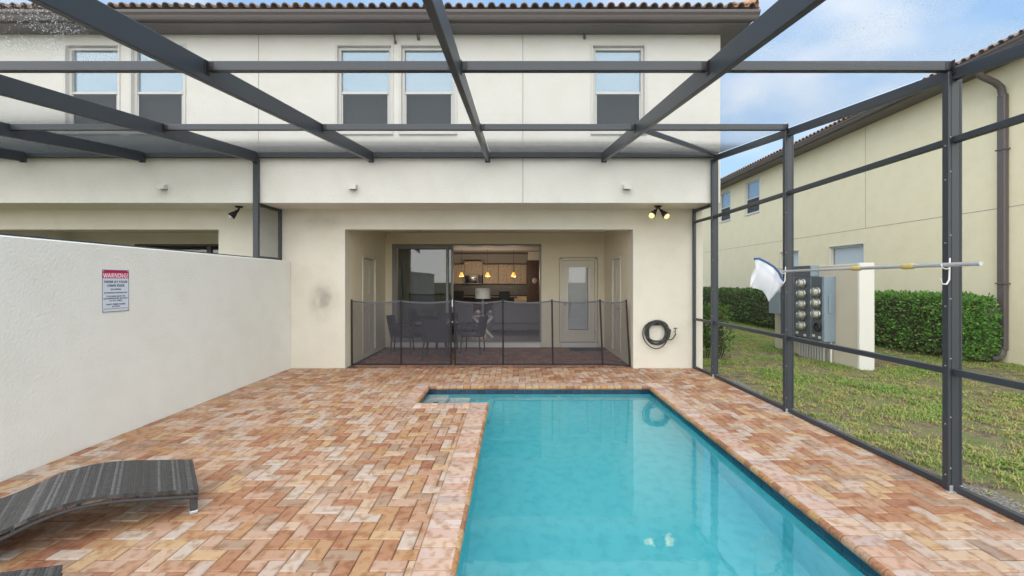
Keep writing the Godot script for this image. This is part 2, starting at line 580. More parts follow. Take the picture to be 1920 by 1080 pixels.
func deck() -> void:
	for t in TONES:
		paver_mats.append(tri_map(mat(lin(t[0] * 0.66, t[1] * 0.645, t[2] * 0.65), 0.78), 0.9, M.mott, M.paver_bump, 0.10))
	var x0 := -4.22
	var x1 := 3.46
	var d0 := 1.3
	var d1 := 8.25
	# sand bed, with the pool left out
	var st := begin()
	var c := COPE
	sheet(st, x0, POOL[0] - 0.02, -1.5, ALCOVE[2] - 0.02, -0.014)
	sheet(st, POOL[0] - 0.02, POOL[1] + 0.02, -1.5, POOL[2] - 0.02, -0.014)
	sheet(st, POOL[1] + 0.02, 3.53, -1.5, 9.0, -0.014)
	sheet(st, x0, ALCOVE[0] - 0.02, ALCOVE[2] - 0.02, ALCOVE[3] + 0.02, -0.014)
	sheet(st, x0, POOL[1] + 0.02, ALCOVE[3] + 0.02, 9.0, -0.014)
	var bed := part("pool_deck", st, M.sand)
	structure(bed, "herringbone paver deck in mixed red, pink, cream and ochre around the pool")
	# regions that pavers fill: around the coping
	var ax: float = ALCOVE[0] - c
	var regions := [
		[x0, ax, d0, d1],
		[ax, POOL[0] - c, d0, ALCOVE[2] - c],
		[ax, POOL[1] + c, POOL[3] + c, d1],
		[POOL[1] + c, x1, d0, d1],
	]
	var n := noise(9, 0.06, 2)
	var full_h := paver_mesh(2 * W, W)
	var full_v := paver_mesh(W, 2 * W)
	var cuts := {}
	var list: Array = []
	for r in regions:
		var i0 := int(floor(r[0] / W)) - 2
		var i1 := int(ceil(r[1] / W)) + 2
		var j0 := int(floor(r[2] / W)) - 2
		var j1 := int(ceil(r[3] / W)) + 2
		for i in range(i0, i1):
			for j in range(j0, j1):
				# j grows away from the camera
				var m := posmod(i - j, 4)
				var b: Array
				if m == 0:
					b = [i * W, (i + 2) * W, j * W, (j + 1) * W]
				elif m == 3:
					b = [i * W, (i + 1) * W, j * W, (j + 2) * W]
				else:
					continue
				var q := [maxf(b[0], r[0]), minf(b[1], r[1]), maxf(b[2], r[2]), minf(b[3], r[3])]
				if q[1] - q[0] < 0.022 or q[3] - q[2] < 0.022:
					continue
				list.append(q)
	list.sort_custom(func(a, b): return a[2] + a[3] < b[2] + b[3])
	var made := 0
	var rest: Array = []
	for q in list:
		var x: float = (q[0] + q[1]) / 2
		var d: float = (q[2] + q[3]) / 2
		var sx: float = q[1] - q[0]
		var sd: float = q[3] - q[2]
		var mesh: Mesh
		if absf(sx - 2 * W) < 0.001 and absf(sd - W) < 0.001:
			mesh = full_h
		elif absf(sx - W) < 0.001 and absf(sd - 2 * W) < 0.001:
			mesh = full_v
		else:
			var key := "%d_%d" % [roundi(sx * 1000), roundi(sd * 1000)]
			if not cuts.has(key):
				cuts[key] = paver_mesh(sx, sd)
			mesh = cuts[key]
		var tone := tone_at(x, d, n)
		var at := P(x, rng.randf_range(-0.0018, 0.0012), d)
		var tilt := Basis.from_euler(Vector3(rng.randf_range(-0.007, 0.007), rng.randf_range(-0.008, 0.008), rng.randf_range(-0.007, 0.007)))
		var in_view: bool = absf(x) / d < 1.15 and d > 2.35
		if made < 299 and in_view:
			place("paver", mesh, paver_mats[tone], bed, at, tilt)
			made += 1
		else:
			rest.append([mesh, Transform3D(tilt, at), tone])
	# the rest, past three hundred, as one part of real geometry: one surface per tone
	var whole := ArrayMesh.new()
	for k in TONES.size():
		var s2 := SurfaceTool.new()
		s2.begin(Mesh.PRIMITIVE_TRIANGLES)
		var some := false
		for e in rest:
			if e[2] == k:
				s2.append_from(e[0], 0, e[1])
				some = true
		if some:
			s2.set_material(paver_mats[k])
			s2.commit(whole)
	stuff(place("farther_pavers", whole, null, bed))

func coping_mesh(width: float, length: float) -> ArrayMesh:
	# bullnosed brick: runs from x = 0 (deck side) to x = length (nose), width along z, top at y = 0.004
	var st := begin()
	var whole := ArrayMesh.new()
	var y1 := 0.006
	var y0 := -0.056
	var r := (y1 - y0) / 2
	var prof: Array[Vector2] = [Vector2(0.0, y0), Vector2(0.0, y1 - 0.006), Vector2(0.006, y1)]
	var cx := length - r
	for k in 7:
		var a := PI / 2 - PI * k / 6.0
		prof.append(Vector2(cx + cos(a) * r, (y0 + y1) / 2 + sin(a) * r))
	var e := 0.005
	var hz := width / 2 - 0.0026
	var mid := Vector2(length / 2, (y0 + y1) / 2)
	for i in prof.size():
		var a: Vector2 = prof[i]
		var b: Vector2 = prof[(i + 1) % prof.size()]
		var dir := (b - a).normalized()
		var nn := Vector2(-dir.y, dir.x)
		if nn.dot((a + b) / 2 - mid) < 0:
			nn = -nn
		var ai := a + (mid - a).normalized() * 0.004
		var bi := b + (mid - b).normalized() * 0.004
		st.set_smooth_group(1)
		quad(st, Vector3(a.x, a.y, -hz + e), Vector3(b.x, b.y, -hz + e), Vector3(b.x, b.y, hz - e), Vector3(a.x, a.y, hz - e), Vector3(nn.x, nn.y, 0))
		st.set_smooth_group(-1)
		for s in [-1.0, 1.0]:
			quad(st, Vector3(a.x, a.y, s * (hz - e)), Vector3(b.x, b.y, s * (hz - e)), Vector3(bi.x, bi.y, s * hz), Vector3(ai.x, ai.y, s * hz), Vector3(nn.x, nn.y, s))
			tri(st, Vector3(ai.x, ai.y, s * hz), Vector3(bi.x, bi.y, s * hz), Vector3(mid.x, mid.y, s * hz), Vector3(0, 0, s))
		if i == 2:
			# the rounded nose is a surface of its own
			st.generate_normals()
			st.commit(whole)
			st = begin()
	st.generate_normals()
	return st.commit(whole)

var noses: Array = []

func cope_run(pool_root: Node, a: Vector3, b: Vector3, inward: Vector3, mesh: Mesh, width: float, length: float, mats: Array) -> void:
	# bricks side by side from a to b (on the water's edge), noses pointing inward
	var n := maxi(1, roundi((b - a).length() / width))
	var along := (b - a) / n
	for k in n:
		var at := a + along * (k + 0.5) - inward * (length - 0.012)
		var zx := inward.cross(Vector3.UP)
		var bas := Basis(inward, Vector3.UP, zx) * Basis.from_euler(Vector3(0, rng.randf_range(-0.006, 0.006), rng.randf_range(-0.004, 0.004)))
		at.y += rng.randf_range(-0.002, 0.001)
		var o := place("coping_brick", mesh, null, pool_root, at, bas)
		o.set_surface_override_material(0, mats[rng.randi() % mats.size()])
		o.set_surface_override_material(1, noses[rng.randi() % noses.size()])

func pool() -> void:
	var root := thing("swimming_pool", "L shaped swimming pool with brick coping and dark blue waterline tiles", "swimming pool")
	var x0: float = POOL[0] - 0.02
	var x1: float = POOL[1] + 0.02
	var d0: float = POOL[2] - 0.02
	var d1: float = POOL[3] + 0.02
	var ax: float = ALCOVE[0] - 0.02
	var ad: float = ALCOVE[2] - 0.02
	var deep := -1.25
	var shal := -0.66
	var yt := -0.05
	# basin: outline walked round, walls, sloping floor
	var o := [[x0, d0], [x1, d0], [x1, d1], [ax, d1], [ax, ad], [x0, ad]]
	var st := begin()
	for i in 6:
		var a: Array = o[i]
		var b: Array = o[(i + 1) % 6]
		var dir := P(b[0], 0, b[1]) - P(a[0], 0, a[1])
		var inw := Vector3.UP.cross(dir).normalized()
		quad(st, P(a[0], yt, a[1]), P(b[0], yt, b[1]), P(b[0], -1.4, b[1]), P(a[0], -1.4, a[1]), inw)
	quad(st, P(x0, deep, d0), P(x1, deep, d0), P(x1, shal - 0.1, ad), P(x0, shal - 0.1, ad), Vector3.UP)
	quad(st, P(x0, shal - 0.1, ad), P(x1, shal - 0.1, ad), P(x1, shal, d1), P(x0, shal, d1), Vector3.UP)
	part("basin", st, M.plaster, root)
	# entry steps in the alcove
	var s1 := one_box("step", root, M.step, ax + 0.002, -1.0, -1.2, -0.26, ad + 0.002, d1 - 0.002, 0.012)
	var s2 := one_box("step", root, M.step, -0.998, -0.66, -1.2, -0.43, ad + 0.002, d1 - 0.002, 0.012)
	one_box("step", root, M.plaster, -0.658, x0 + 0.04, -1.2, -0.58, ad + 0.002, d1 - 0.002, 0.012)
	one_box("step_marker", root, M.pool_tile, -1.18, -1.10, -0.262, -0.255, 6.36, 6.43)
	one_box("step_marker", root, M.pool_tile, -0.86, -0.78, -0.432, -0.425, 6.14, 6.21)
	# waterline tiles, each its own piece, on every wall
	var tile := begin()
	box(tile, Vector3.ZERO, Vector3(0.1492, 0.146, 0.008), 0.0012)
	tile.generate_normals()
	var tm := tile.commit()
	var tints: Array = []
	for k in 3:
		var m := mat(lin(0.006 + 0.002 * k, 0.028 + 0.007 * k, 0.065 + 0.012 * k), 0.12)
		tints.append(m)
	for i in 6:
		var a: Array = o[i]
		var b: Array = o[(i + 1) % 6]
		var pa := P(a[0], -0.13, a[1])
		var pb := P(b[0], -0.13, b[1])
		var dir := (pb - pa).normalized()
		var inw := Vector3.UP.cross(dir)
		if i == 0:
			continue
		var nt := int((pb - pa).length() / 0.15)
		for k in nt:
			var at := pa + dir * (k + 0.5) * (pb - pa).length() / nt + inw * 0.0035
			place("waterline_tile", tm, tints[rng.randi() % 3], root, at, Basis(dir, Vector3.UP, dir.cross(Vector3.UP)))
	# coping
	var cmats: Array = []
	for t in [[0.50, 0.35, 0.28], [0.66, 0.53, 0.46], [0.52, 0.40, 0.35], [0.60, 0.42, 0.34], [0.62, 0.46, 0.38], [0.56, 0.40, 0.33], [0.62, 0.44, 0.34], [0.64, 0.48, 0.36], [0.58, 0.45, 0.39], [0.58, 0.38, 0.28]]:
		cmats.append(tri_map(mat(lin(t[0] * 0.78, t[1] * 0.79, t[2] * 0.83), 0.75), 0.9, M.mott, M.paver_bump, 0.12))
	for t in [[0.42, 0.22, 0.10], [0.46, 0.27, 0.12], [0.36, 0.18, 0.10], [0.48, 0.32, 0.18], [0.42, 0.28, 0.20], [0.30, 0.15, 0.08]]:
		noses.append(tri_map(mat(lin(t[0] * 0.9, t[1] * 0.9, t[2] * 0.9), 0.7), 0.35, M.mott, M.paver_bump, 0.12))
	var cm := coping_mesh(0.1075, COPE + 0.012)
	cope_run(root, P(POOL[1], 0, 1.3), P(POOL[1], 0, POOL[3]), Vector3.LEFT, cm, 0.1075, COPE + 0.012, cmats)
	cope_run(root, P(POOL[0], 0, 1.3), P(POOL[0], 0, ALCOVE[2]), Vector3.RIGHT, cm, 0.1075, COPE + 0.012, cmats)
	cope_run(root, P(ALCOVE[0], 0, POOL[3]), P(POOL[1], 0, POOL[3]), Vector3.BACK, cm, 0.1075, COPE + 0.012, cmats)
	cope_run(root, P(ALCOVE[0], 0, ALCOVE[2]), P(ALCOVE[0], 0, ALCOVE[3]), Vector3.RIGHT, cm, 0.1075, COPE + 0.012, cmats)
	cope_run(root, P(ALCOVE[0], 0, ALCOVE[2]), P(POOL[0] - COPE, 0, ALCOVE[2]), Vector3.FORWARD, cm, 0.1075, COPE + 0.012, cmats)
	# corner stones
	for cs in [[POOL[1], POOL[1] + COPE, POOL[3], POOL[3] + COPE], [ALCOVE[0] - COPE, ALCOVE[0], ALCOVE[3], ALCOVE[3] + COPE], [ALCOVE[0] - COPE, ALCOVE[0], ALCOVE[2] - COPE, ALCOVE[2]], [POOL[0] - COPE, POOL[0] + 0.012, ALCOVE[2] - COPE + 0.0, ALCOVE[2] + 0.012]]:
		if cs[0] == POOL[0] - COPE:
			cs[2] = ALCOVE[2] - 0.002
			continue
		var c2 := begin()
		block(c2, cs[0] + 0.001, cs[1] - 0.001, -0.056, 0.005, cs[2] + 0.001, cs[3] - 0.001, 0.008)
		part("coping_corner", c2, cmats[rng.randi() % 3], root)
	var c3 := begin()
	block(c3, POOL[0] - COPE + 0.001, POOL[0] + 0.010, -0.056, 0.0055, ALCOVE[2] - 0.0005, ALCOVE[2] + 0.012, 0.004)
	part("coping_corner", c3, cmats[0], root)
	# the end under the camera
	var c4 := begin()
	block(c4, POOL[0] - COPE, POOL[1] + COPE, -0.056, 0.004, POOL[2] - COPE, POOL[2], 0.01)
	block(c4, POOL[0] - COPE, POOL[0], -0.056, 0.004, POOL[2] + 0.002, 1.298, 0.01)
	block(c4, POOL[1], POOL[1] + COPE, -0.056, 0.004, POOL[2] + 0.002, 1.298, 0.01)
	part("coping_end", c4, cmats[1], root)
	# return fittings on the far wall
	for fx in [0.05, 0.72]:
		var f := begin()
		lathe(f, [Vector2(0.0, 0.02), Vector2(0.022, 0.018), Vector2(0.034, 0.006), Vector2(0.036, 0.0)], 14, Transform3D(Basis(Vector3.RIGHT, PI / 2), P(fx, -0.36, d1 - 0.001)))
		part("return_fitting", f, M.white, root)
	# water
	st = begin()
	sheet(st, x0 - 0.004, x1 + 0.004, d0 - 0.004, d1 + 0.004, -0.102)
	sheet(st, ax - 0.004, x0 - 0.004, ad - 0.004, d1 + 0.004, -0.102)
	structure(part("water", st, M.water), "clear turquoise pool water with faint ripples")

# ---------------------------------------------------------------- house
func window(parent: Node, at: Vector3, turn: float, w: float, h: float, blind := true, sash := 0.53) -> void:
	# at is the bottom centre of the opening on the wall's face; the window faces its own +z
	var root := node("window", parent, at, Basis(Vector3.UP, turn))
	var f := 0.05
	var z := -0.075
	var st := begin()
	box(st, Vector3(-w / 2 + f / 2, h / 2, z), Vector3(f, h, 0.07), 0.006)
	box(st, Vector3(w / 2 - f / 2, h / 2, z), Vector3(f, h, 0.07), 0.006)
	box(st, Vector3(0, h - f / 2, z), Vector3(w - 2 * f - 0.002, f, 0.07), 0.006)
	box(st, Vector3(0, f / 2, z), Vector3(w - 2 * f - 0.002, f, 0.07), 0.006)
	part("frame", st, M.vinyl, root)
	st = begin()
	var sy := h * (1.0 - sash)
	box(st, Vector3(0, sy, z + 0.004), Vector3(w - 2 * f - 0.004, 0.045, 0.05), 0.006)
	part("meeting_rail", st, M.vinyl, root)
	st = begin()
	for s in [-1.0, 1.0]:
		box(st, Vector3(s * (w / 2 - f - 0.014), sy / 2 + 0.01, z + 0.006), Vector3(0.024, sy - f - 0.04, 0.04), 0.004)
	part("lower_sash", st, M.vinyl, root)
	st = begin()
	box(st, Vector3(0, (h + sy) / 2, z - 0.012), Vector3(w - 2 * f - 0.01, h - sy - f - 0.026, 0.006))
	part("upper_pane", st, M.low_e if sash < 0.8 else M.glass, root)
	st = begin()
	box(st, Vector3(0, (sy + f) / 2, z - 0.004), Vector3(w - 2 * f - 0.058, sy - f - 0.03, 0.006))
	part("lower_pane", st, M.glass, root)
	st = begin()
	box(st, Vector3(0, (sy + f) / 2, z + 0.026), Vector3(w - 2 * f - 0.058, sy - f - 0.03, 0.002))
	part("insect_screen", st, M.insect, root)
	st = begin()
	box(st, Vector3(0, -0.022, 0.012), Vector3(w + 0.08, 0.042, 0.045), 0.006)
	part("sill", st, M.vinyl, root)
	# flat stucco trim round the opening, proud of the wall
	st = begin()
	for s in [-1.0, 1.0]:
		box(st, Vector3(s * (w / 2 + 0.02), h / 2 + 0.02, 0.008), Vector3(0.038, h + 0.04, 0.018), 0.004)
	box(st, Vector3(0, h + 0.021, 0.008), Vector3(w - 0.001, 0.038, 0.018), 0.004)
	part("trim", st, M.vinyl, root)
	if blind:
		st = begin()
		var n := int(h / 0.045)
		for k in n:
			box(st, Vector3(0, 0.02 + k * 0.045, z - 0.07), Vector3(w - 0.03, 0.003, 0.05), 0.0, Basis(Vector3.RIGHT, 1.32))
		stuff(part("blind", st, M.blind, root))

func door_leaf(parent: Node, called: String, at: Vector3, turn: float, w: float, h: float, glazed: bool, hinge_side: float) -> void:
	var root := node(called, parent, at, Basis(Vector3.UP, turn))
	var st := begin()
	for s in [-1.0, 1.0]:
		box(st, Vector3(s * (w / 2 + 0.03), h / 2 + 0.015, 0.0), Vector3(0.06, h + 0.03, 0.11), 0.005)
	box(st, Vector3(0, h + 0.031, 0), Vector3(w - 0.002, 0.06, 0.11), 0.005)
	part("frame", st, M.cream, root)
	st = begin()
	if glazed:
		holed(st, -w / 2 + 0.004, w / 2 - 0.004, 0.008, h - 0.004, [[-0.25, 0.25, 0.3, h - 0.17]], 0.045, Transform3D(Basis(), Vector3(0, 0, 0.01)))
	else:
		box(st, Vector3(0, h / 2, -0.01), Vector3(w - 0.008, h - 0.014, 0.045), 0.004)
	part("door_slab", st, M.cream, root)
	if glazed:
		st = begin()
		for s in [-1.0, 1.0]:
			box(st, Vector3(s * 0.265, (h + 0.13) / 2, 0.015), Vector3(0.03, h - 0.43, 0.025), 0.006)
			box(st, Vector3(0, 0.285 if s < 0 else h - 0.155, 0.015), Vector3(0.56, 0.03, 0.025), 0.006)
		part("glazing_bead", st, M.white, root)
		st = begin()
		box(st, Vector3(0, (h + 0.13) / 2, -0.005), Vector3(0.5, h - 0.47, 0.006))
		part("pane", st, M.glass, root)
		st = begin()
		for k in 62:
			box(st, Vector3(0, 0.33 + k * 0.026, -0.035), Vector3(0.47, 0.002, 0.022), 0.0, Basis(Vector3.RIGHT, 1.15))
		stuff(part("blind", st, M.blind, root))
	else:
		# raised panels
		st = begin()
		for r in [[0.16, 0.78], [0.92, 1.12], [1.26, h - 0.16]]:
			for s in [-1.0, 1.0]:
				box(st, Vector3(s * w * 0.22, (r[0] + r[1]) / 2, 0.014), Vector3(w * 0.32, r[1] - r[0], 0.012), 0.005)
		part("panel", st, M.cream, root)
	st = begin()
	lathe(st, [Vector2(0.0, 0.0), Vector2(0.028, 0.0), Vector2(0.028, 0.006), Vector2(0.011, 0.01), Vector2(0.011, 0.035), Vector2(0.026, 0.045), Vector2(0.03, 0.058), Vector2(0.022, 0.07), Vector2(0.0, 0.074)], 14, Transform3D(Basis(Vector3.RIGHT, PI / 2), Vector3(-hinge_side * (w / 2 - 0.07), 0.95, 0.012)))
	part("handle", st, M.steel, root)
	for hy in [0.25, h / 2, h - 0.25]:
		st = begin()
		box(st, Vector3(hinge_side * (w / 2 + 0.004), hy, 0.06), Vector3(0.022, 0.1, 0.02), 0.004)
		part("hinge", st, M.steel, root)

func house() -> void:
	var h := thing("townhouse", "cream two storey stucco townhouse with tiled roof, recessed lanai and sliding door", "house")
	# upper storey front, at d = 7.55
	var F := 7.55
	var top := 5.93
	var wins := [[-3.05, -2.12], [-1.94, -1.01], [1.39, 2.28], [-7.76, -6.86], [-6.62, -5.72]]
	var holes: Array = []
	for w in wins:
		holes.append([w[0], w[1], 4.23, 5.73])
	var st := begin()
	holed(st, -15.0, 3.6, 3.01, top, holes, 0.2, Transform3D(Basis(), P(0, 0, F)))
	part("upper_wall", st, M.stucco_upper, h)
	for w in wins:
		window(h, P((w[0] + w[1]) / 2, 4.23, F), 0.0, w[1] - w[0], 1.5)
	# control joints, a bead proud of the stucco
	for jx in [0.17, -4.42]:
		one_box("control_joint", h, M.joint, jx - 0.006, jx + 0.006, 3.012, top - 0.002, F - 0.003, F + 0.001)
	# overhang soffit, ground floor front, side walls
	one_box("overhang_soffit", h, M.stucco, -15.0, 3.6, 3.01, 3.14, F + 0.2, 11.07)
	st = begin()
	holed(st, -15.0, 3.6, -0.1, 3.01, [[-3.19, 2.28, -0.1, 2.63], [-11.06, -5.59, -0.1, 2.63]], 0.22, Transform3D(Basis(), P(0, 0, 8.25)))
	part("lower_wall", st, M.stucco, h)
	one_box("side_wall", h, M.stucco, 3.4, 3.6, -0.1, 3.01, 8.47, 20.0)
	one_box("side_wall", h, M.stucco_upper, 3.4, 3.6, 3.14, top, F + 0.2, 20.0)
	one_box("back_wall", h, M.stucco, -15.0, 3.6, -0.1, top, 20.0, 20.2)
	one_box("side_wall", h, M.stucco, -15.2, -15.0, -0.1, top, F, 20.2)
	# lanai
	one_box("lanai_ceiling", h, M.stucco_lanai, -3.19, 2.28, 2.85, 3.0, 8.47, 10.87)
	var LA := Transform3D(Basis(Vector3.UP, PI / 2), Vector3(-3.19, 0, 0))
	st = begin()     # left side wall faces +x; its own x runs along -z (distance)
	holed(st, 8.47, 10.87, -0.1, 2.85, [[9.2, 10.12, 0.1, 2.2]], 0.2, LA)
	part("lanai_wall", st, M.stucco_lanai, h)
	door_leaf(h, "storage_door", P(-3.23, 0.1, 9.66), PI / 2, 0.8, 2.04, false, 1.0)
	one_box("closet_backing", h, M.room, -3.9, -3.5, 0.0, 2.85, 8.5, 10.86)
	st = begin()     # right side wall faces -x
	holed(st, -10.87, -8.47, -0.1, 2.85, [[-10.03, -9.2, 0.1, 2.2]], 0.2, Transform3D(Basis(Vector3.UP, -PI / 2), Vector3(2.28, 0, 0)))
	part("lanai_wall", st, M.stucco_lanai, h)
	door_leaf(h, "storage_door", P(2.32, 0.1, 9.615), -PI / 2, 0.71, 2.04, false, -1.0)
	one_box("closet_backing", h, M.room, 2.6, 3.3, 0.0, 2.85, 8.5, 10.86)
	st = begin()
	holed(st, -3.19, 2.28, -0.1, 2.85, [[-3.03, 0.71, 0.12, 2.58], [1.16, 2.12, 0.1, 2.24]], 0.2, Transform3D(Basis(), P(0, 0, 10.87)))
	part("lanai_wall", st, M.stucco_lanai, h)
	one_box("door_threshold", h, M.white, -3.0, 0.68, 0.0, 0.117, 10.78, 10.868, 0.006)
	one_box("door_threshold", h, M.white, 1.2, 2.08, 0.0, 0.117, 10.78, 10.868, 0.006)
	door_leaf(h, "patio_door", P(1.64, 0.12, 10.93), 0.0, 0.82, 2.05, true, 1.0)
	one_box("switch_plate", h, M.white, -3.19, -3.182, 0.58, 0.70, 8.74, 8.81, 0.002)
	# sliding glass door
	var sd := node("sliding_door", h)
	st = begin()
	block(st, -3.03, -2.985, 0.12, 2.58, 10.88, 11.03, 0.005)
	block(st, 0.665, 0.71, 0.12, 2.58, 10.88, 11.03, 0.005)
	block(st, -2.984, 0.664, 2.535, 2.58, 10.88, 11.03, 0.005)
	block(st, -2.984, 0.664, 0.12, 0.15, 10.88, 11.03, 0.005)
	part("frame", st, M.slider, sd)
	for pn in [[-2.98, -1.62, 10.90], [-2.86, -1.5, 10.945], [-2.90, -1.56, 10.99]]:
		st = begin()
		block(st, pn[0], pn[0] + 0.06, 0.15, 2.53, pn[2] - 0.018, pn[2] + 0.018, 0.004)
		block(st, pn[1] - 0.06, pn[1], 0.15, 2.53, pn[2] - 0.018, pn[2] + 0.018, 0.004)
		block(st, pn[0] + 0.061, pn[1] - 0.061, 2.46, 2.53, pn[2] - 0.018, pn[2] + 0.018, 0.004)
		block(st, pn[0] + 0.061, pn[1] - 0.061, 0.15, 0.23, pn[2] - 0.018, pn[2] + 0.018, 0.004)
		part("panel_frame", st, M.slider, sd)
		one_box("pane", sd, M.glass_tint, pn[0] + 0.06, pn[1] - 0.06, 0.23, 2.46, pn[2] - 0.004, pn[2] + 0.004)
	one_box("pull_handle", sd, M.black, -1.575, -1.545, 1.05, 1.3, 10.88, 10.92, 0.006)
	# the living room behind it
	one_box("room_floor", h, M.room_floor, -4.3, 3.4, 0.0, 0.118, 11.07, 19.6)
	one_box("room_ceiling", h, M.ceiling, -4.3, 3.4, 2.86, 3.0, 11.07, 19.6)
	one_box("room_wall", h, M.room, -4.5, -4.3, 0.0, 3.0, 11.07, 19.8)
	one_box("room_wall", h, M.room, -4.3, 3.4, 0.0, 3.0, 19.6, 19.8)
	one_box("room_wall", h, M.room, 0.62, 3.39, 0.118, 2.86, 18.0, 18.12)
	one_box("room_wall", h, M.room, 3.36, 3.398, 0.118, 2.86, 11.08, 17.99)
	# neighbouring half: its lanai
	one_box("lanai_ceiling", h, M.stucco, -11.06, -5.59, 2.85, 3.0, 8.47, 10.87)
	st = begin()
	holed(st, -15.0, -4.6, -0.1, 2.85, [[-9.49, -5.75, 0.12, 2.58]], 0.2, Transform3D(Basis(), P(0, 0, 10.87)))
	part("lanai_wall", st, M.stucco, h)
	one_box("lanai_wall", h, M.stucco, -5.59, -5.4, -0.1, 2.85, 8.47, 10.87)
	one_box("lanai_wall", h, M.stucco, -11.26, -11.06, -0.1, 2.85, 8.47, 10.87)
	one_box("room_wall", h, M.room, -15.0, -4.6, -0.1, 3.0, 14.0, 14.2)
	one_box("room_ceiling", h, M.room, -15.0, -4.6, 2.86, 3.0, 11.07, 14.0)
	one_box("room_wall", h, M.room, -4.78, -4.6, -0.1, 2.86, 11.07, 14.0)
	sd = node("sliding_door", h)
	st = begin()
	block(st, -9.49, -9.44, 0.12, 2.58, 10.9, 11.0)
	block(st, -5.8, -5.75, 0.12, 2.58, 10.9, 11.0)
	block(st, -9.43, -5.81, 2.53, 2.58, 10.9, 11.0)
	block(st, -7.68, -7.58, 0.12, 2.52, 10.9, 11.0)
	part("frame", st, M.brown, sd)
	one_box("pane", sd, M.glass_tint, -9.43, -7.69, 0.15, 2.52, 10.94, 10.95)
	one_box("pane", sd, M.glass_tint, -7.57, -5.81, 0.15, 2.52, 10.94, 10.95)
	# eaves: soffit, fascia, gutter
	one_box("upper_ceiling", h, M.room, -15.0, 3.6, top + 0.002, top + 0.1, F + 0.02, 20.0)
	one_box("eaves_soffit", h, M.brown, -15.4, 3.95, top + 0.0, top + 0.03, 7.24, F + 0.01)
	one_box("eaves_soffit", h, M.brown, 3.6, 3.95, top, top + 0.03, F + 0.012, 20.3)
	one_box("fascia", h, M.brown, -15.4, 3.95, top + 0.032, top + 0.2, 7.22, 7.25, 0.003)
	one_box("fascia", h, M.brown, 3.952, 3.98, top + 0.032, top + 0.2, 7.22, 20.3, 0.003)
	st = begin()
	# K-style gutter: a section swept along x
	var sec := [Vector2(0.0, 0.03), Vector2(0.06, 0.03), Vector2(0.075, 0.06), Vector2(0.085, 0.09), Vector2(0.11, 0.125), Vector2(0.115, 0.165), Vector2(0.10, 0.17), Vector2(0.10, 0.16), Vector2(0.0, 0.15)]
	for i in sec.size():
		var a: Vector2 = sec[i]
		var b: Vector2 = sec[(i + 1) % sec.size()]
		var nn := Vector2(b.y - a.y, -(b.x - a.x))
		quad(st, P(-15.4, top + a.y, 7.218 - a.x), P(4.05, top + a.y, 7.218 - a.x), P(4.05, top + b.y, 7.218 - b.x), P(-15.4, top + b.y, 7.218 - b.x), Vector3(0, nn.y, nn.x))
	for ex in [-15.4, 4.05]:
		for i in range(1, sec.size() - 1):
			tri(st, P(ex, top + sec[0].y, 7.218 - sec[0].x), P(ex, top + sec[i].y, 7.218 - sec[i].x), P(ex, top + sec[i + 1].y, 7.218 - sec[i + 1].x), Vector3(signf(ex), 0, 0))
	part("gutter", st, M.brown, h)
	# roof: hipped, with barrel tiles along the eaves
	var roof := node("roof", h)
	st = begin()
	var ry := top + 0.2
	var rise := 0.34
	var e0 := Vector3(4.0, ry, -7.2)
	var e1 := Vector3(-15.4, ry, -7.2)
	var rd := 6.4
	var r0 := Vector3(4.0 - rd, ry + rd * rise, -7.2 - rd)
	var r1 := Vector3(-15.4, ry + rd * rise, -7.2 - rd)
	var b0 := Vector3(4.0, ry, -20.3)
	var b1 := Vector3(-15.4, ry, -20.3)
	quad(st, e0, e1, r1, r0, Vector3(0, 1, 0.3))
	quad(st, b0, b1, r1, r0, Vector3(0, 1, -0.3))
	tri(st, e0, b0, r0, Vector3(0.3, 1, 0))
	part("roof_deck", st, M.roof_tile, roof)
	var tl := begin()
	barrel(tl, 0.42)
	tl.generate_normals()
	var tmesh := tl.commit()
	var tmats: Array = []
	for t in [[0.22, 0.14, 0.11], [0.27, 0.17, 0.12], [0.20, 0.15, 0.13], [0.33, 0.20, 0.13]]:
		tmats.append(tri_map(mat(lin(t[0], t[1], t[2]), 0.85), 0.8, M.mott, M.paver_bump, 0.3))
	var tilt := Basis(Vector3.RIGHT, atan(rise))
	var nt := 66
	for k in nt:
		place("roof_tile", tmesh, tmats[rng.randi() % 4], roof, Vector3(3.92 - k * 0.178, ry + 0.012 + rng.randf_range(-0.006, 0.006), -7.12), tilt * Basis(Vector3.UP, rng.randf_range(-0.02, 0.02)))
	# second course and the far left, past what the photo tells apart
	st = SurfaceTool.new()
	st.begin(Mesh.PRIMITIVE_TRIANGLES)
	for row in 3:
		for k in (66 if row > 0 else 0):
			st.append_from(tmesh, 0, Transform3D(tilt, Vector3(3.8 - row * 0.35 - k * 0.178, ry + 0.02 + row * 0.36 * sin(atan(rise)) + 0.01 * row, -7.12 - row * 0.36)))
	for k in 42:
		st.append_from(tmesh, 0, Transform3D(tilt, Vector3(3.92 - (66 + k) * 0.178, ry + 0.012, -7.12)))
	for k in 70:
		st.append_from(tmesh, 0, Transform3D(Basis(Vector3.UP, PI / 2) * tilt, Vector3(4.08, ry + 0.012, -7.3 - k * 0.178)))
	stuff(place("farther_roof_tiles", st.commit(), M.roof_tile, roof))
	# orange hip tiles climbing from the corner
	var hip_dir := (r0 - e0).normalized()
	for k in 8:
		var at := e0 + hip_dir * (0.02 + k * 0.33) + Vector3(0.04, 0.085, 0.04)
		var hz := -hip_dir
		var hx := Vector3.UP.cross(hz).normalized()
		place("hip_tile", tmesh, M.roof_tile_orange, roof, at, Basis(hx * 1.25, hz.cross(hx) * 1.25, hz))
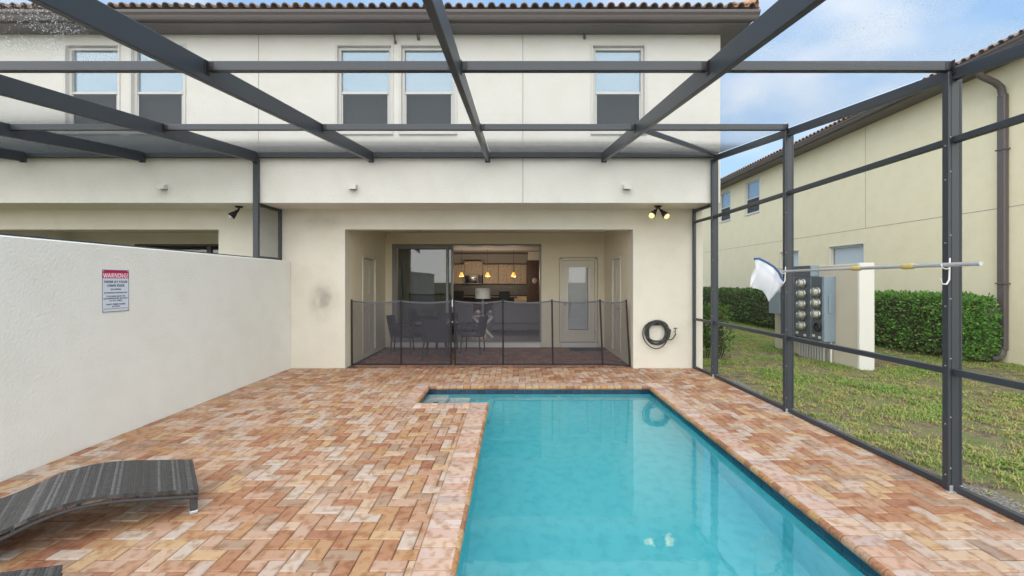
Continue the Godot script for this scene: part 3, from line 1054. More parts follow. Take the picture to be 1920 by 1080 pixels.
	# small fittings on the wall
	for vx in [-6.06, -2.77, 1.97]:
		st = begin()
		var y0 := 3.2
		var p: Array[Vector3] = [P(vx - 0.066, y0 + 0.05, F - 0.002), P(vx + 0.066, y0 + 0.05, F - 0.002), P(vx + 0.066, y0 + 0.13, F - 0.002), P(vx - 0.066, y0 + 0.13, F - 0.002), P(vx - 0.066, y0 + 0.03, F - 0.1), P(vx + 0.066, y0 + 0.03, F - 0.1), P(vx + 0.066, y0 + 0.105, F - 0.085), P(vx - 0.066, y0 + 0.105, F - 0.085)]
		quad(st, p[4], p[5], p[6], p[7], Vector3.BACK)
		quad(st, p[7], p[6], p[2], p[3], Vector3.UP)
		quad(st, p[0], p[3], p[7], p[4], Vector3.LEFT)
		quad(st, p[1], p[2], p[6], p[5], Vector3.RIGHT)
		var vent := part("vent_hood", st, M.vinyl, h)
		one_box("flap", vent, M.black, vx - 0.058, vx + 0.058, y0 + 0.045, y0 + 0.052, F - 0.09, F - 0.004)
	for bx in [[-2.06, 0.14], [-1.66, 0.08], [1.22, 0.06]]:
		st = begin()
		var bl: float = bx[1]
		tube(st, PackedVector3Array([P(bx[0], top - 0.01, F - 0.03), P(bx[0] + 0.012, top - bl * 0.5, F - 0.05), P(bx[0] + 0.02, top - bl, F - 0.03)]), 0.016, 7)
		box(st, P(bx[0] + 0.02, top - bl, F - 0.02), Vector3(0.045, 0.05, 0.036), 0.006)
		part("cable_bracket", st, M.brown, h)
	# grey smudges left by a grill: thin skins of soot on the wall
	for sm in [[-3.60, 1.28, 0.72, 0.95, 0.27, 5], [-3.62, 2.78, 1.0, 0.5, 0.15, 6]]:
		var img := Image.create(96, 96, false, Image.FORMAT_RGBA8)
		var sn := noise(sm[5], 0.03, 3)
		for y in 96:
			for x in 96:
				var q := Vector2(x - 47.5, y - 47.5) / 48.0
				var f := clampf(1.0 - q.length() + 0.8 * sn.get_noise_2d(x, y) * (1.0 - q.length()), 0.0, 1.0)
				img.set_pixel(x, y, Color(0.36, 0.34, 0.31, clampf(pow(f, 1.4) * sm[4], 0, 1)))
		var smat := mat(Color.WHITE, 0.95)
		smat.albedo_texture = ImageTexture.create_from_image(img)
		smat.transparency = BaseMaterial3D.TRANSPARENCY_ALPHA
		st = begin()
		var c0 := P(sm[0], sm[1], 8.2475)
		var ex := Vector3(sm[2] / 2, 0, 0)
		var ey := Vector3(0, sm[3] / 2, 0)
		for v in [[-1, -1], [-1, 1], [1, 1], [-1, -1], [1, 1], [1, -1]]:
			st.set_uv(Vector2(v[0] * 0.5 + 0.5, 0.5 - v[1] * 0.5))
			st.add_vertex(c0 + ex * v[0] + ey * v[1])
		part("soot_stain", st, smat, h)
	# lanai floor: darker pavers, in one piece behind the fence mesh
	st = begin()
	sheet(st, -3.19, 2.28, 8.25, 10.87, -0.006)
	var lf := part("lanai_floor", st, M.sand)
	structure(lf, "shaded brown paver floor of the recessed lanai")
	var whole := ArrayMesh.new()
	var lmats: Array = []
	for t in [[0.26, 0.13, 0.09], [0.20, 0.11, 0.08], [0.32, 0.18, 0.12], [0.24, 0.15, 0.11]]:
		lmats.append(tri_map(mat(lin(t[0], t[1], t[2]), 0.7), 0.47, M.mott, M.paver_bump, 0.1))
	var pm := paver_mesh(2 * W, W)
	var pv := paver_mesh(W, 2 * W)
	var sts: Array = []
	for k in 4:
		var s2 := SurfaceTool.new()
		s2.begin(Mesh.PRIMITIVE_TRIANGLES)
		sts.append(s2)
	for i in range(-32, 23):
		for j in range(80, 106):
			var m := posmod(i - j, 4)
			if m == 0 and i * W > -3.19 and (i + 2) * W < 2.28 and (j + 1) * W < 10.86:
				sts[rng.randi() % 4].append_from(pm, 0, Transform3D(Basis(), P((i + 1) * W, 0.004, (j + 0.5) * W)))
			elif m == 3 and i * W > -3.19 and (i + 1) * W < 2.28 and (j + 2) * W < 10.86:
				sts[rng.randi() % 4].append_from(pv, 0, Transform3D(Basis(), P((i + 0.5) * W, 0.004, (j + 1) * W)))
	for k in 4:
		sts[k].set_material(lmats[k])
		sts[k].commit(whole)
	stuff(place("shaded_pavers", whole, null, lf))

func barrel(st: SurfaceTool, length: float) -> void:
	# half-round clay tile lying along z, open below, with a rolled flat beside it
	var r := 0.068
	var n := 8
	for k in n:
		var a0 := PI * k / n
		var a1 := PI * (k + 1) / n
		var z0 := 0.0
		var z1 := -length
		for rr in [r, r - 0.014]:
			var sgn := 1.0 if rr == r else -1.0
			st.set_smooth_group(1)
			quad(st, Vector3(cos(a0) * rr, sin(a0) * rr, z0), Vector3(cos(a1) * rr, sin(a1) * rr, z0), Vector3(cos(a1) * rr * 0.9, sin(a1) * rr * 0.9, z1), Vector3(cos(a0) * rr * 0.9, sin(a0) * rr * 0.9, z1), Vector3(cos(a0), sin(a0), 0) * sgn)
		st.set_smooth_group(-1)
		quad(st, Vector3(cos(a0) * r, sin(a0) * r, z0), Vector3(cos(a1) * r, sin(a1) * r, z0), Vector3(cos(a1), sin(a1), 0) * (r - 0.014) + Vector3(0, 0, z0), Vector3(cos(a0), sin(a0), 0) * (r - 0.014) + Vector3(0, 0, z0), Vector3.BACK)
	box(st, Vector3(0.09, 0.0, -length / 2), Vector3(0.05, 0.014, length), 0.0)

func yard_wall() -> void:
	var t := thing("boundary_wall", "long pale stucco boundary wall left of the deck, carrying the warning sign", "wall")
	one_box("wall", t, M.stucco_yard, -4.56, -4.22, -0.06, 2.03, -1.5, 8.248, 0.012)
	one_box("wall_rail", t, M.bronze, -4.46, -4.40, 2.031, 2.062, -1.5, 7.46, 0.003)
	# warning sign
	var s := thing("warning_sign", "white and magenta WARNING sign screwed to the pale boundary wall", "sign", P(-4.218, 1.327, 4.613), Basis(Vector3.UP, PI / 2))
	var w := 0.311
	var hh := 0.442
	var st := begin()
	box(st, Vector3(0, hh / 2, 0.0015), Vector3(w, hh, 0.003), 0.001)
	part("plate", st, mat(lin(0.62, 0.68, 0.78), 0.35), s)
	st = begin()
	box(st, Vector3(0, hh - 0.048, 0.0035), Vector3(w - 0.012, 0.084, 0.001))
	part("header", st, mat(lin(0.42, 0.012, 0.10), 0.4), s)
	st = begin()
	for k in [-1.0, 1.0]:
		box(st, Vector3(k * (w / 2 - 0.003), hh / 2, 0.0036), Vector3(0.005, hh, 0.0012))
		box(st, Vector3(0, hh / 2 + k * (hh / 2 - 0.003), 0.0036), Vector3(w - 0.012, 0.005, 0.0012))
	part("border", st, mat(lin(0.10, 0.13, 0.2), 0.5), s)
	var ink := mat(lin(0.03, 0.06, 0.16), 0.6)
	text(s, "WARNING!", 0.064, Vector3(0, hh - 0.061, 0.0042), mat(lin(0.86, 0.72, 0.8), 0.5), w - 0.024)
	var lines := [["SWIM AT YOUR", 0.034, 0.315, 0.27], ["OWN RISK", 0.034, 0.275, 0.2], ["NO DIVING", 0.022, 0.236, 0.12], ["NO RUNNING OR ROUGH PLAY", 0.020, 0.2, 0.27], ["CHILDREN MUST BE", 0.020, 0.163, 0.22], ["ACCOMPANIED BY AN ADULT", 0.020, 0.14, 0.28], ["AT ALL TIMES", 0.020, 0.117, 0.15], ["DON'T SWIM ALONE", 0.022, 0.078, 0.22], ["NO GLASS", 0.020, 0.056, 0.09]]
	for l in lines:
		text(s, l[0], l[1], Vector3(0, l[2], 0.0042), ink, l[3])
	st = begin()
	box(st, Vector3(0, 0.033, 0.0036), Vector3(w - 0.03, 0.004, 0.001))
	part("rule", st, ink, s)
	for k in [[-1, 0], [1, 0], [-1, 1], [1, 1]]:
		st = begin()
		lathe(st, [Vector2(0.0, 0.005), Vector2(0.005, 0.004), Vector2(0.007, 0.0)], 8, Transform3D(Basis(Vector3.RIGHT, PI / 2), Vector3(k[0] * (w / 2 - 0.012), 0.014 + k[1] * (hh - 0.028), 0.004)))
		part("screw", st, M.steel, s)

func text(parent: Node, what: String, size_m: float, at: Vector3, m: Material, wide: float) -> void:
	var t := TextMesh.new()
	var f := SystemFont.new()
	f.font_names = PackedStringArray(["Droid Sans"])
	f.font_weight = 700
	t.font = f
	t.text = what
	t.font_size = 48
	t.pixel_size = size_m / 48.0
	t.depth = 0.0008
	var o := place("lettering", t, m, parent, at)
	var bb := t.get_aabb().size.x
	if bb > 0.0:
		o.scale.x = clampf(wide / bb, 0.6, 1.5)

# ---------------------------------------------------------------- pool cage
func hc(d: float) -> float:
	return 1.65 + 1.216 + 0.12 * d

func panel(called: String, a: Vector3, b: Vector3, c: Vector3, d: Vector3, m: Material, parent: Node) -> void:
	var st := begin()
	quad(st, a, b, c, d, (b - a).cross(d - a))
	part(called, st, m, parent)

# the weft of a screen: fine threads running across between two rafters
func weft(x0: float, x1: float, d0: float, d1: float, parent: Node, y1 := 0.1, old := false) -> void:
	var st := begin()
	var n := int(absf(d1 - d0) / 0.011)
	for k in n:
		var d := lerpf(d0, d1, (k + 0.5) / n)
		# grime thickens the mesh towards the gutter beam
		var th := 0.0012 + 0.0036 * smoothstep(4.6, 7.3, d) if old else 0.0008 + 0.0032 * smoothstep(6.2, 7.45, d)
		bar(st, P(x0, hc(d) + 0.106, d), P(x1, hc(d) + y1 + 0.006, d), th, th, 0.0)
	stuff(part("screen_threads", st, M.thread_old if old else M.thread, parent))

func droplets(x0: float, x1: float, d0: float, d1: float, n: int, parent: Node) -> void:
	var st := begin()
	lathe(st, [Vector2(0, 1), Vector2(0.8, 0.4), Vector2(0.8, -0.5), Vector2(0, -1)], 5, Transform3D())
	st.generate_normals()
	var mesh := st.commit()
	var xfs: Array = []
	var cols: Array = []
	var nz := noise(19, 1.1, 3)
	for i in n:
		var d := rng.randf_range(d0, d1)
		var x := rng.randf_range(x0, x1)
		if nz.get_noise_2d(x, d) + rng.randf_range(-0.2, 0.2) < 0.0:
			continue
		var s := rng.randf_range(0.0012, 0.0036)
		xfs.append(Transform3D(Basis.from_scale(Vector3(s, s * 0.8, s)), P(x, hc(d) + 0.098, d)))
		cols.append(Color(1, 1, 1))
	scatter("water_drops", mesh, M.drop, xfs, cols, parent)

func enclosure() -> void:
	var e := thing("pool_cage", "dark bronze aluminium screen cage over the pool deck, with sloping roof", "screen enclosure")
	var PD := [7.5, 5.49, 3.44, 1.385]
	var RX := [-4.42, -2.43, -0.435, 1.56]
	var X := 3.475
	for k in PD.size():
		var d: float = PD[k]
		var st := begin()
		block(st, X - 0.055, X + 0.055, 0.0, hc(d) + (0.02 if k > 0 else -0.02), d - 0.028, d + 0.028, 0.004)
		part("post", st, M.bronze, e)
		st = begin()
		block(st, X - 0.05, X + 0.05, 0.0, 0.045, d - 0.034, d - 0.0285, 0.001)
		block(st, X - 0.09, X + 0.09, 0.0, 0.006, d - 0.06, d - 0.0345, 0.001)
		part("base_bracket", st, M.alu, e)
		st = begin()
		for sy in [0.12, 0.52, 0.98, 1.45, 1.95, 2.45, 2.72]:
			lathe(st, [Vector2(0.0, 0.004), Vector2(0.005, 0.0035), Vector2(0.0075, 0.0)], 7, Transform3D(Basis(Vector3.BACK, PI / 2), P(X - 0.055, sy, d)))
			lathe(st, [Vector2(0.0, 0.004), Vector2(0.005, 0.0035), Vector2(0.0075, 0.0)], 7, Transform3D(Basis(Vector3.RIGHT, PI / 2), P(X - 0.04, sy + 0.06, d - 0.028)))
		stuff(part("screw_heads", st, M.slider, e))
		# spline grooves down the face of the post
		st = begin()
		for gx in [-0.034, 0.034]:
			block(st, X + gx - 0.0025, X + gx + 0.0025, 0.05, hc(d) - 0.06, d - 0.0295, d - 0.0275)
		part("spline_groove", st, M.black, e)
	# rails between the posts
	for k in PD.size() - 1:
		var a: float = PD[k] - 0.03
		var b: float = PD[k + 1] + 0.03
		for r in [[2.76, 0.05, "upper_rail"], [0.935, 0.05, "lower_rail"], [0.024, 0.048, "bottom_rail"]]:
			var st := begin()
			bar(st, P(X, r[0], a), P(X, r[0], b), 0.05, r[1])
			part(r[2], st, M.bronze, e)
		var st2 := begin()
		bar(st2, P(X, hc(a), a), P(X, hc(b), b), 0.05, 0.09)
		part("eave_beam", st2, M.bronze, e)
		panel("side_screen", P(X + 0.01, 0.05, a), P(X + 0.01, 0.91, a), P(X + 0.01, 0.91, b), P(X + 0.01, 0.05, b), M.screen, e)
		panel("side_screen", P(X + 0.01, 0.96, a), P(X + 0.01, 2.735, a), P(X + 0.01, 2.735, b), P(X + 0.01, 0.96, b), M.screen, e)
		panel("side_screen", P(X + 0.01, 2.785, a), P(X + 0.01, hc(a) - 0.045, a), P(X + 0.01, hc(b) - 0.045, b), P(X + 0.01, 2.785, b), M.screen, e)
	# the short return from the corner post to the lower wall
	var st := begin()
	block(st, 3.40, 3.45, 0.0, 3.0, 8.19, 8.245, 0.003)
	part("wall_post", st, M.bronze, e)
	for y in [2.97, 2.76, 0.935, 0.024]:
		st = begin()
		bar(st, P(X - 0.01, y, 7.53), P(3.43, y, 8.188), 0.045, 0.045)
		part("return_rail", st, M.bronze, e)
	panel("return_screen", P(X, 0.05, 7.53), P(X, 2.95, 7.53), P(3.43, 2.95, 8.188), P(3.43, 0.05, 8.188), M.screen, e)
	# post and dark screen over the boundary wall, left
	st = begin()
	block(st, -4.475, -4.385, 2.032, hc(7.5) - 0.02, 7.47, 7.53, 0.004)
	part("post", st, M.bronze, e)
	st = begin()
	block(st, -4.43, -4.38, 2.033, 3.005, 8.19, 8.245, 0.003)
	part("wall_post", st, M.bronze, e)
	for y in [2.975, 2.06]:
		st = begin()
		bar(st, P(-4.43, y, 7.532), P(-4.405, y, 8.188), 0.045, 0.05)
		part("return_rail", st, M.bronze, e)
	panel("return_screen", P(-4.42, 2.08, 7.53), P(-4.42, 2.95, 7.53), P(-4.41, 2.95, 8.188), P(-4.41, 2.08, 8.188), M.insect, e)
	# roof: gutter beam on the house, rafters, purlins, screens
	st = begin()
	block(st, -4.42, 3.53, 3.78, 3.875, 7.475, 7.546, 0.004)
	part("gutter_beam", st, M.bronze, e)
	for x in RX:
		st = begin()
		bar(st, P(x, hc(7.47) + 0.025, 7.47), P(x, hc(1.3) + 0.025, 1.3), 0.052, 0.17, 0.004)
		part("rafter", st, M.bronze, e)
		st = begin()
		block(st, x - 0.045, x + 0.045, hc(7.44) - 0.075, hc(7.44) + 0.02, 7.43, 7.474, 0.003)
		part("rafter_shoe", st, M.bronze, e)
	var edges := [-4.42, -2.43, -0.435, 1.56, X]
	for k in edges.size() - 1:
		var a: float = edges[k] + 0.03
		var b: float = edges[k + 1] - 0.03
		for d in [6.48 - 0.99, 3.44]:
			st = begin()
			bar(st, P(a, hc(d) + 0.065, d), P(b, hc(d) + 0.065, d), 0.05, 0.075)
			var pl := part("purlin", st, M.bronze, e)
			st = begin()
			for q in [[a - 0.0025, 1.0], [b + 0.0025, -1.0]]:
				box(st, P(q[0] + q[1] * 0.004, hc(d) + 0.045, d - 0.029), Vector3(0.004, 0.11, 0.05), 0.001)
				box(st, P(q[0] + q[1] * 0.028, hc(d) + 0.065, d - 0.0265), Vector3(0.044, 0.06, 0.003), 0.001)
			part("joint_plate", st, M.black, pl)
		var ds := [7.47, 5.49, 3.44, 1.35]
		for j in 3:
			var yr := 0.1 if k < 3 else 0.046
			panel("roof_screen", P(a, hc(ds[j]) + 0.1, ds[j]), P(b, hc(ds[j]) + yr, ds[j]), P(b, hc(ds[j + 1]) + yr, ds[j + 1]), P(a, hc(ds[j + 1]) + 0.1, ds[j + 1]), M.screen_roof, e)
			weft(a, b, ds[j], ds[j + 1], e, yr)
	droplets(-4.38, -2.46, 2.2, 3.4, 9000, e)
	droplets(1.6, 3.44, 2.2, 3.3, 9000, e)
	st = begin()
	bar(st, P(1.6, hc(5.52) + 0.06, 5.52), P(3.44, hc(7.42) + 0.06, 7.42), 0.045, 0.06)
	part("corner_brace", st, M.bronze, e)
	# the neighbour's cage, carrying on past the boundary wall
	var e2 := thing("pool_cage", "dark bronze screen cage of the adjoining unit, beyond the boundary wall", "screen enclosure")
	st = begin()
	block(st, -10.5, -4.425, 3.78, 3.875, 7.475, 7.546, 0.004)
	part("gutter_beam", st, M.bronze, e2)
	for x in [-6.36, -8.4]:
		st = begin()
		bar(st, P(x, hc(7.47) + 0.025, 7.47), P(x, hc(1.3) + 0.025, 1.3), 0.052, 0.17, 0.004)
		part("rafter", st, M.bronze, e2)
		st = begin()
		block(st, x - 0.045, x + 0.045, hc(7.44) - 0.075, hc(7.44) + 0.02, 7.43, 7.474, 0.003)
		part("rafter_shoe", st, M.bronze, e2)
	var ed := [-10.4, -8.4, -6.36, -4.42]
	for k in 3:
		var a: float = ed[k] + 0.03
		var b: float = ed[k + 1] - 0.03
		for d in [5.49, 3.44]:
			st = begin()
			bar(st, P(a, hc(d) + 0.065, d), P(b, hc(d) + 0.065, d), 0.05, 0.075)
			part("purlin", st, M.bronze, e2)
		var ds := [7.47, 5.49, 3.44, 1.35]
		for j in 3:
			panel("roof_screen", P(a, hc(ds[j]) + 0.1, ds[j]), P(b, hc(ds[j]) + 0.1, ds[j]), P(b, hc(ds[j + 1]) + 0.1, ds[j + 1]), P(a, hc(ds[j + 1]) + 0.1, ds[j + 1]), M.screen_roof, e2)
			weft(a, b, ds[j], ds[j + 1], e2, 0.1, true)

# ---------------------------------------------------------------- the house next door
func neighbour() -> void:
	var h := thing("neighbour_house", "yellowish stucco two storey house across the lawn, with brown gutter and downspout", "house")
	var X := 10.3
	var top := 6.17
	var wins := [[18.17, 19.27, 4.57, 5.95], [20.6, 21.65, 4.57, 5.95], [12.76, 14.15, 1.1, 2.745], [15.69, 16.75, 1.1, 2.745]]
	var st := begin()
	# own x runs along -distance: xf turns +z to face -x
	var xf := Transform3D(Basis(Vector3.UP, -PI / 2), Vector3(X, 0, 0))
	var holes: Array = []
	for w in wins:
		holes.append([-w[1], -w[0], w[2], w[3]])
	holed(st, -27.0, 3.0, -0.3, top, holes, 0.2, xf)
	part("wall", st, M.stucco_yellow, h)
	one_box("wall", h, M.stucco_yellow, X + 0.2, 20.0, -0.3, top, 26.8, 27.0)
	one_box("wall", h, M.stucco_yellow, X + 0.2, 20.0, -0.3, top, -3.0, -2.8)
	one_box("upper_ceiling", h, M.room, X + 0.2, 20.0, top - 0.2, top - 0.05, -2.8, 26.8)
	one_box("inner_wall", h, M.room, X + 1.2, X + 1.3, -0.3, top - 0.2, -2.8, 26.8)
	for w in wins:
		window(h, P(X, w[2], (w[0] + w[1]) / 2), -PI / 2, w[1] - w[0], w[3] - w[2], true, 0.53 if w[2] > 3 else 0.88)
	one_box("control_joint", h, M.joint, X - 0.004, X + 0.001, 3.185, 3.2, -2.9, 26.9)
	one_box("control_joint", h, M.joint, X - 0.003, X + 0.001, 3.21, top - 0.01, 12.695, 12.71)
	one_box("eaves_soffit", h, M.brown, X - 0.5, X + 0.02, top, top + 0.03, -3.2, 27.2)
	one_box("fascia", h, M.brown, X - 0.53, X - 0.502, top + 0.005, top + 0.19, -3.2, 27.2, 0.003)
	st = begin()
	var sec := [Vector2(0.0, 0.03), Vector2(0.06, 0.03), Vector2(0.075, 0.06), Vector2(0.085, 0.09), Vector2(0.11, 0.125), Vector2(0.115, 0.165), Vector2(0.10, 0.17), Vector2(0.0, 0.15)]
	for i in sec.size():
		var a: Vector2 = sec[i]
		var b: Vector2 = sec[(i + 1) % sec.size()]
		var nn := Vector2(b.y - a.y, -(b.x - a.x))
		var gx := X - 0.532
		quad(st, P(gx - a.x, top + a.y, -3.2), P(gx - a.x, top + a.y, 27.2), P(gx - b.x, top + b.y, 27.2), P(gx - b.x, top + b.y, -3.2), Vector3(-nn.x, nn.y, 0))
	part("gutter", st, M.brown, h)
	# roof
	var roof := node("roof", h)
	st = begin()
	quad(st, P(X - 0.55, top + 0.19, -3.2), P(X - 0.55, top + 0.19, 27.2), P(16, top + 2.1, 27.2), P(16, top + 2.1, -3.2), Vector3(-0.3, 1, 0))
	quad(st, P(22, top + 0.19, -3.2), P(22, top + 0.19, 27.2), P(16, top + 2.1, 27.2), P(16, top + 2.1, -3.2), Vector3(0.3, 1, 0))
	part("roof_deck", st, M.roof_tile, roof)
	var tl := begin()
	barrel(tl, 0.42)
	tl.generate_normals()
	var tm := tl.commit()
	st = SurfaceTool.new()
	st.begin(Mesh.PRIMITIVE_TRIANGLES)
	for k in 130:
		st.append_from(tm, 0, Transform3D(Basis(Vector3.UP, -PI / 2) * Basis(Vector3.RIGHT, 0.3), P(X - 0.62, top + 0.20, 4.0 + k * 0.178)))
	stuff(place("roof_tiles", st.commit(), M.roof_tile, roof))
	st = begin()
	lathe(st, [Vector2(0.0, 0.4), Vector2(0.09, 0.38), Vector2(0.1, 0.3), Vector2(0.07, 0.28), Vector2(0.06, 0.1), Vector2(0.15, 0.0)], 12, Transform3D(Basis(), P(X - 0.1, top + 0.32, 13.0)))
	part("roof_vent", st, mat(lin(0.6, 0.4, 0.34), 0.7), roof)
	# downspout with its two elbows
	var ds := node("downspout", h)
	st = begin()
	var dd := 9.09
	bar(st, P(X - 0.06, 5.55, dd), P(X - 0.06, 0.22, dd), 0.15, 0.10, 0.012, Vector3.RIGHT)
	part("pipe", st, M.brown, ds)
	st = begin()
	tube(st, PackedVector3Array([P(X - 0.58, 6.18, dd), P(X - 0.58, 6.05, dd), P(X - 0.53, 5.95, dd), P(X - 0.40, 5.88, dd), P(X - 0.22, 5.8, dd), P(X - 0.1, 5.70, dd), P(X - 0.06, 5.5, dd)]), 0.064, 10)
	part("elbow", st, M.brown, ds)
	st = begin()
	tube(st, PackedVector3Array([P(X - 0.06, 0.26, dd), P(X - 0.08, 0.12, dd), P(X - 0.14, 0.05, dd), P(X - 0.30, 0.01, dd)]), 0.064, 10)
	part("outlet", st, M.brown, ds)
	for sy in [1.6, 4.4]:
		st = begin()
		box(st, P(X - 0.06, sy, dd), Vector3(0.135, 0.03, 0.19), 0.004)
		part("strap", st, M.brown, ds)

# ---------------------------------------------------------------- plants
func leaf_mesh(l: float, w: float) -> ArrayMesh:
	var st := begin()
	var a := Vector3(0, 0, 0)
	var b := Vector3(w / 2, 0.12 * l, l * 0.45)
	var c := Vector3(-w / 2, 0.12 * l, l * 0.45)
	var m := Vector3(0, 0.02 * l, l * 0.5)
	var t := Vector3(0, -0.05 * l, l)
	tri(st, a, b, m, Vector3.UP)
	tri(st, a, m, c, Vector3.UP)
	tri(st, b, t, m, Vector3.UP)
	tri(st, m, t, c, Vector3.UP)
	st.generate_normals()
	return st.commit()

func scatter(called: String, mesh: Mesh, m: Material, xfs: Array, cols: Array, parent: Node) -> MultiMeshInstance3D:
	var mm := MultiMesh.new()
	mm.transform_format = MultiMesh.TRANSFORM_3D
	mm.use_colors = true
	mm.mesh = mesh
	mm.instance_count = xfs.size()
	for i in xfs.size():
		mm.set_instance_transform(i, xfs[i])
		mm.set_instance_color(i, cols[i])
	var o := MultiMeshInstance3D.new()
	var p: Node = parent if parent else self
	o.name = numbered(p, called)
	o.multimesh = mm
	o.material_override = m
	p.add_child(o, true)
	stuff(o)
	return o

func hedge(label: String, x0: float, x1: float, d0: float, d1: float, y1: float, count: int, tint: Color, bright: float, leaf := 0.06) -> void:
	var t := thing("hedge", label, "hedge", P((x0 + x1) / 2, -0.06, (d0 + d1) / 2))
	var n := noise(int(x0 * 100 + d0 * 10), 1.4, 3)
	var hx := (x1 - x0) / 2
	var hd := (d1 - d0) / 2
	var xfs: Array = []
	var cols: Array = []
	for i in count:
		# a point near the shell of the clipped box, mostly on the sides one can see
		var f := rng.randf()
		var p := Vector3(rng.randf_range(-hx, hx), rng.randf_range(0.04, y1), rng.randf_range(-hd, hd))
		var nrm := Vector3.UP
		var deep := absf(rng.randfn(0.0, 0.06))
		if f < 0.30:
			p.y = y1 - deep
		elif f < 0.62:
			p.x = -hx + deep
			nrm = Vector3.LEFT
		elif f < 0.82:
			p.z = hd - deep
			nrm = Vector3.BACK
		elif f < 0.9:
			p.x = hx - deep
			nrm = Vector3.RIGHT
		else:
			p.z = -hd + deep
			nrm = Vector3.FORWARD
		var bulge := n.get_noise_3d(p.x * 2.2, p.y * 2.2, p.z * 2.2)
		p += nrm * bulge * 0.14
		if bulge < -0.28 and rng.randf() < 0.5:
			continue
		if p.y < 0.22 and rng.randf() < 0.55:
			continue
		# rounded shoulders
		if p.y > y1 - 0.12:
			p.x = clampf(p.x, -hx + 0.04, hx - 0.04)
			p.z = clampf(p.z, -hd + 0.04, hd - 0.04)
		var dir := (nrm * 0.8 + Vector3(rng.randfn(), rng.randfn() + 0.5, rng.randfn()) * 0.7).normalized()
		var side := dir.cross(Vector3(rng.randfn(), rng.randfn(), rng.randfn())).normalized()
		var s := rng.randf_range(0.7, 1.35)
		xfs.append(Transform3D(Basis(side * s, dir.cross(side) * -s, dir * s), p))
		var c := tint
		var v := bright * rng.randf_range(0.6, 1.35)
		if rng.randf() < 0.16:
			c = c.lerp(Color(0.16, 0.22, 0.03), 0.6)
		cols.append(Color(c.r * v, c.g * v, c.b * v))
	var core := begin()
	box(core, Vector3(0, (y1 - 0.1) / 2 + 0.1, 0), Vector3(hx * 2 - 0.22, y1 - 0.3, hd * 2 - 0.22), 0.08)
	part("inner_twigs", core, M.twig, t)
	var st := begin()
	var stems := maxi(3, int(hd * 2 / 0.45))
	for k in stems:
		var z := lerpf(-hd + 0.15, hd - 0.15, (k + 0.5) / stems)
		for s in [-0.4, 0.4]:
			tube(st, PackedVector3Array([Vector3(hx * s, 0.0, z), Vector3(hx * s * 1.2 + 0.02, 0.12, z + 0.03), Vector3(hx * s * 1.5, 0.3, z + 0.05)]), 0.014, 5)
	stuff(part("stems", st, M.twig, t))
	scatter("foliage", leaf_mesh(leaf, leaf * 0.6), M.leaf, xfs, cols, t)

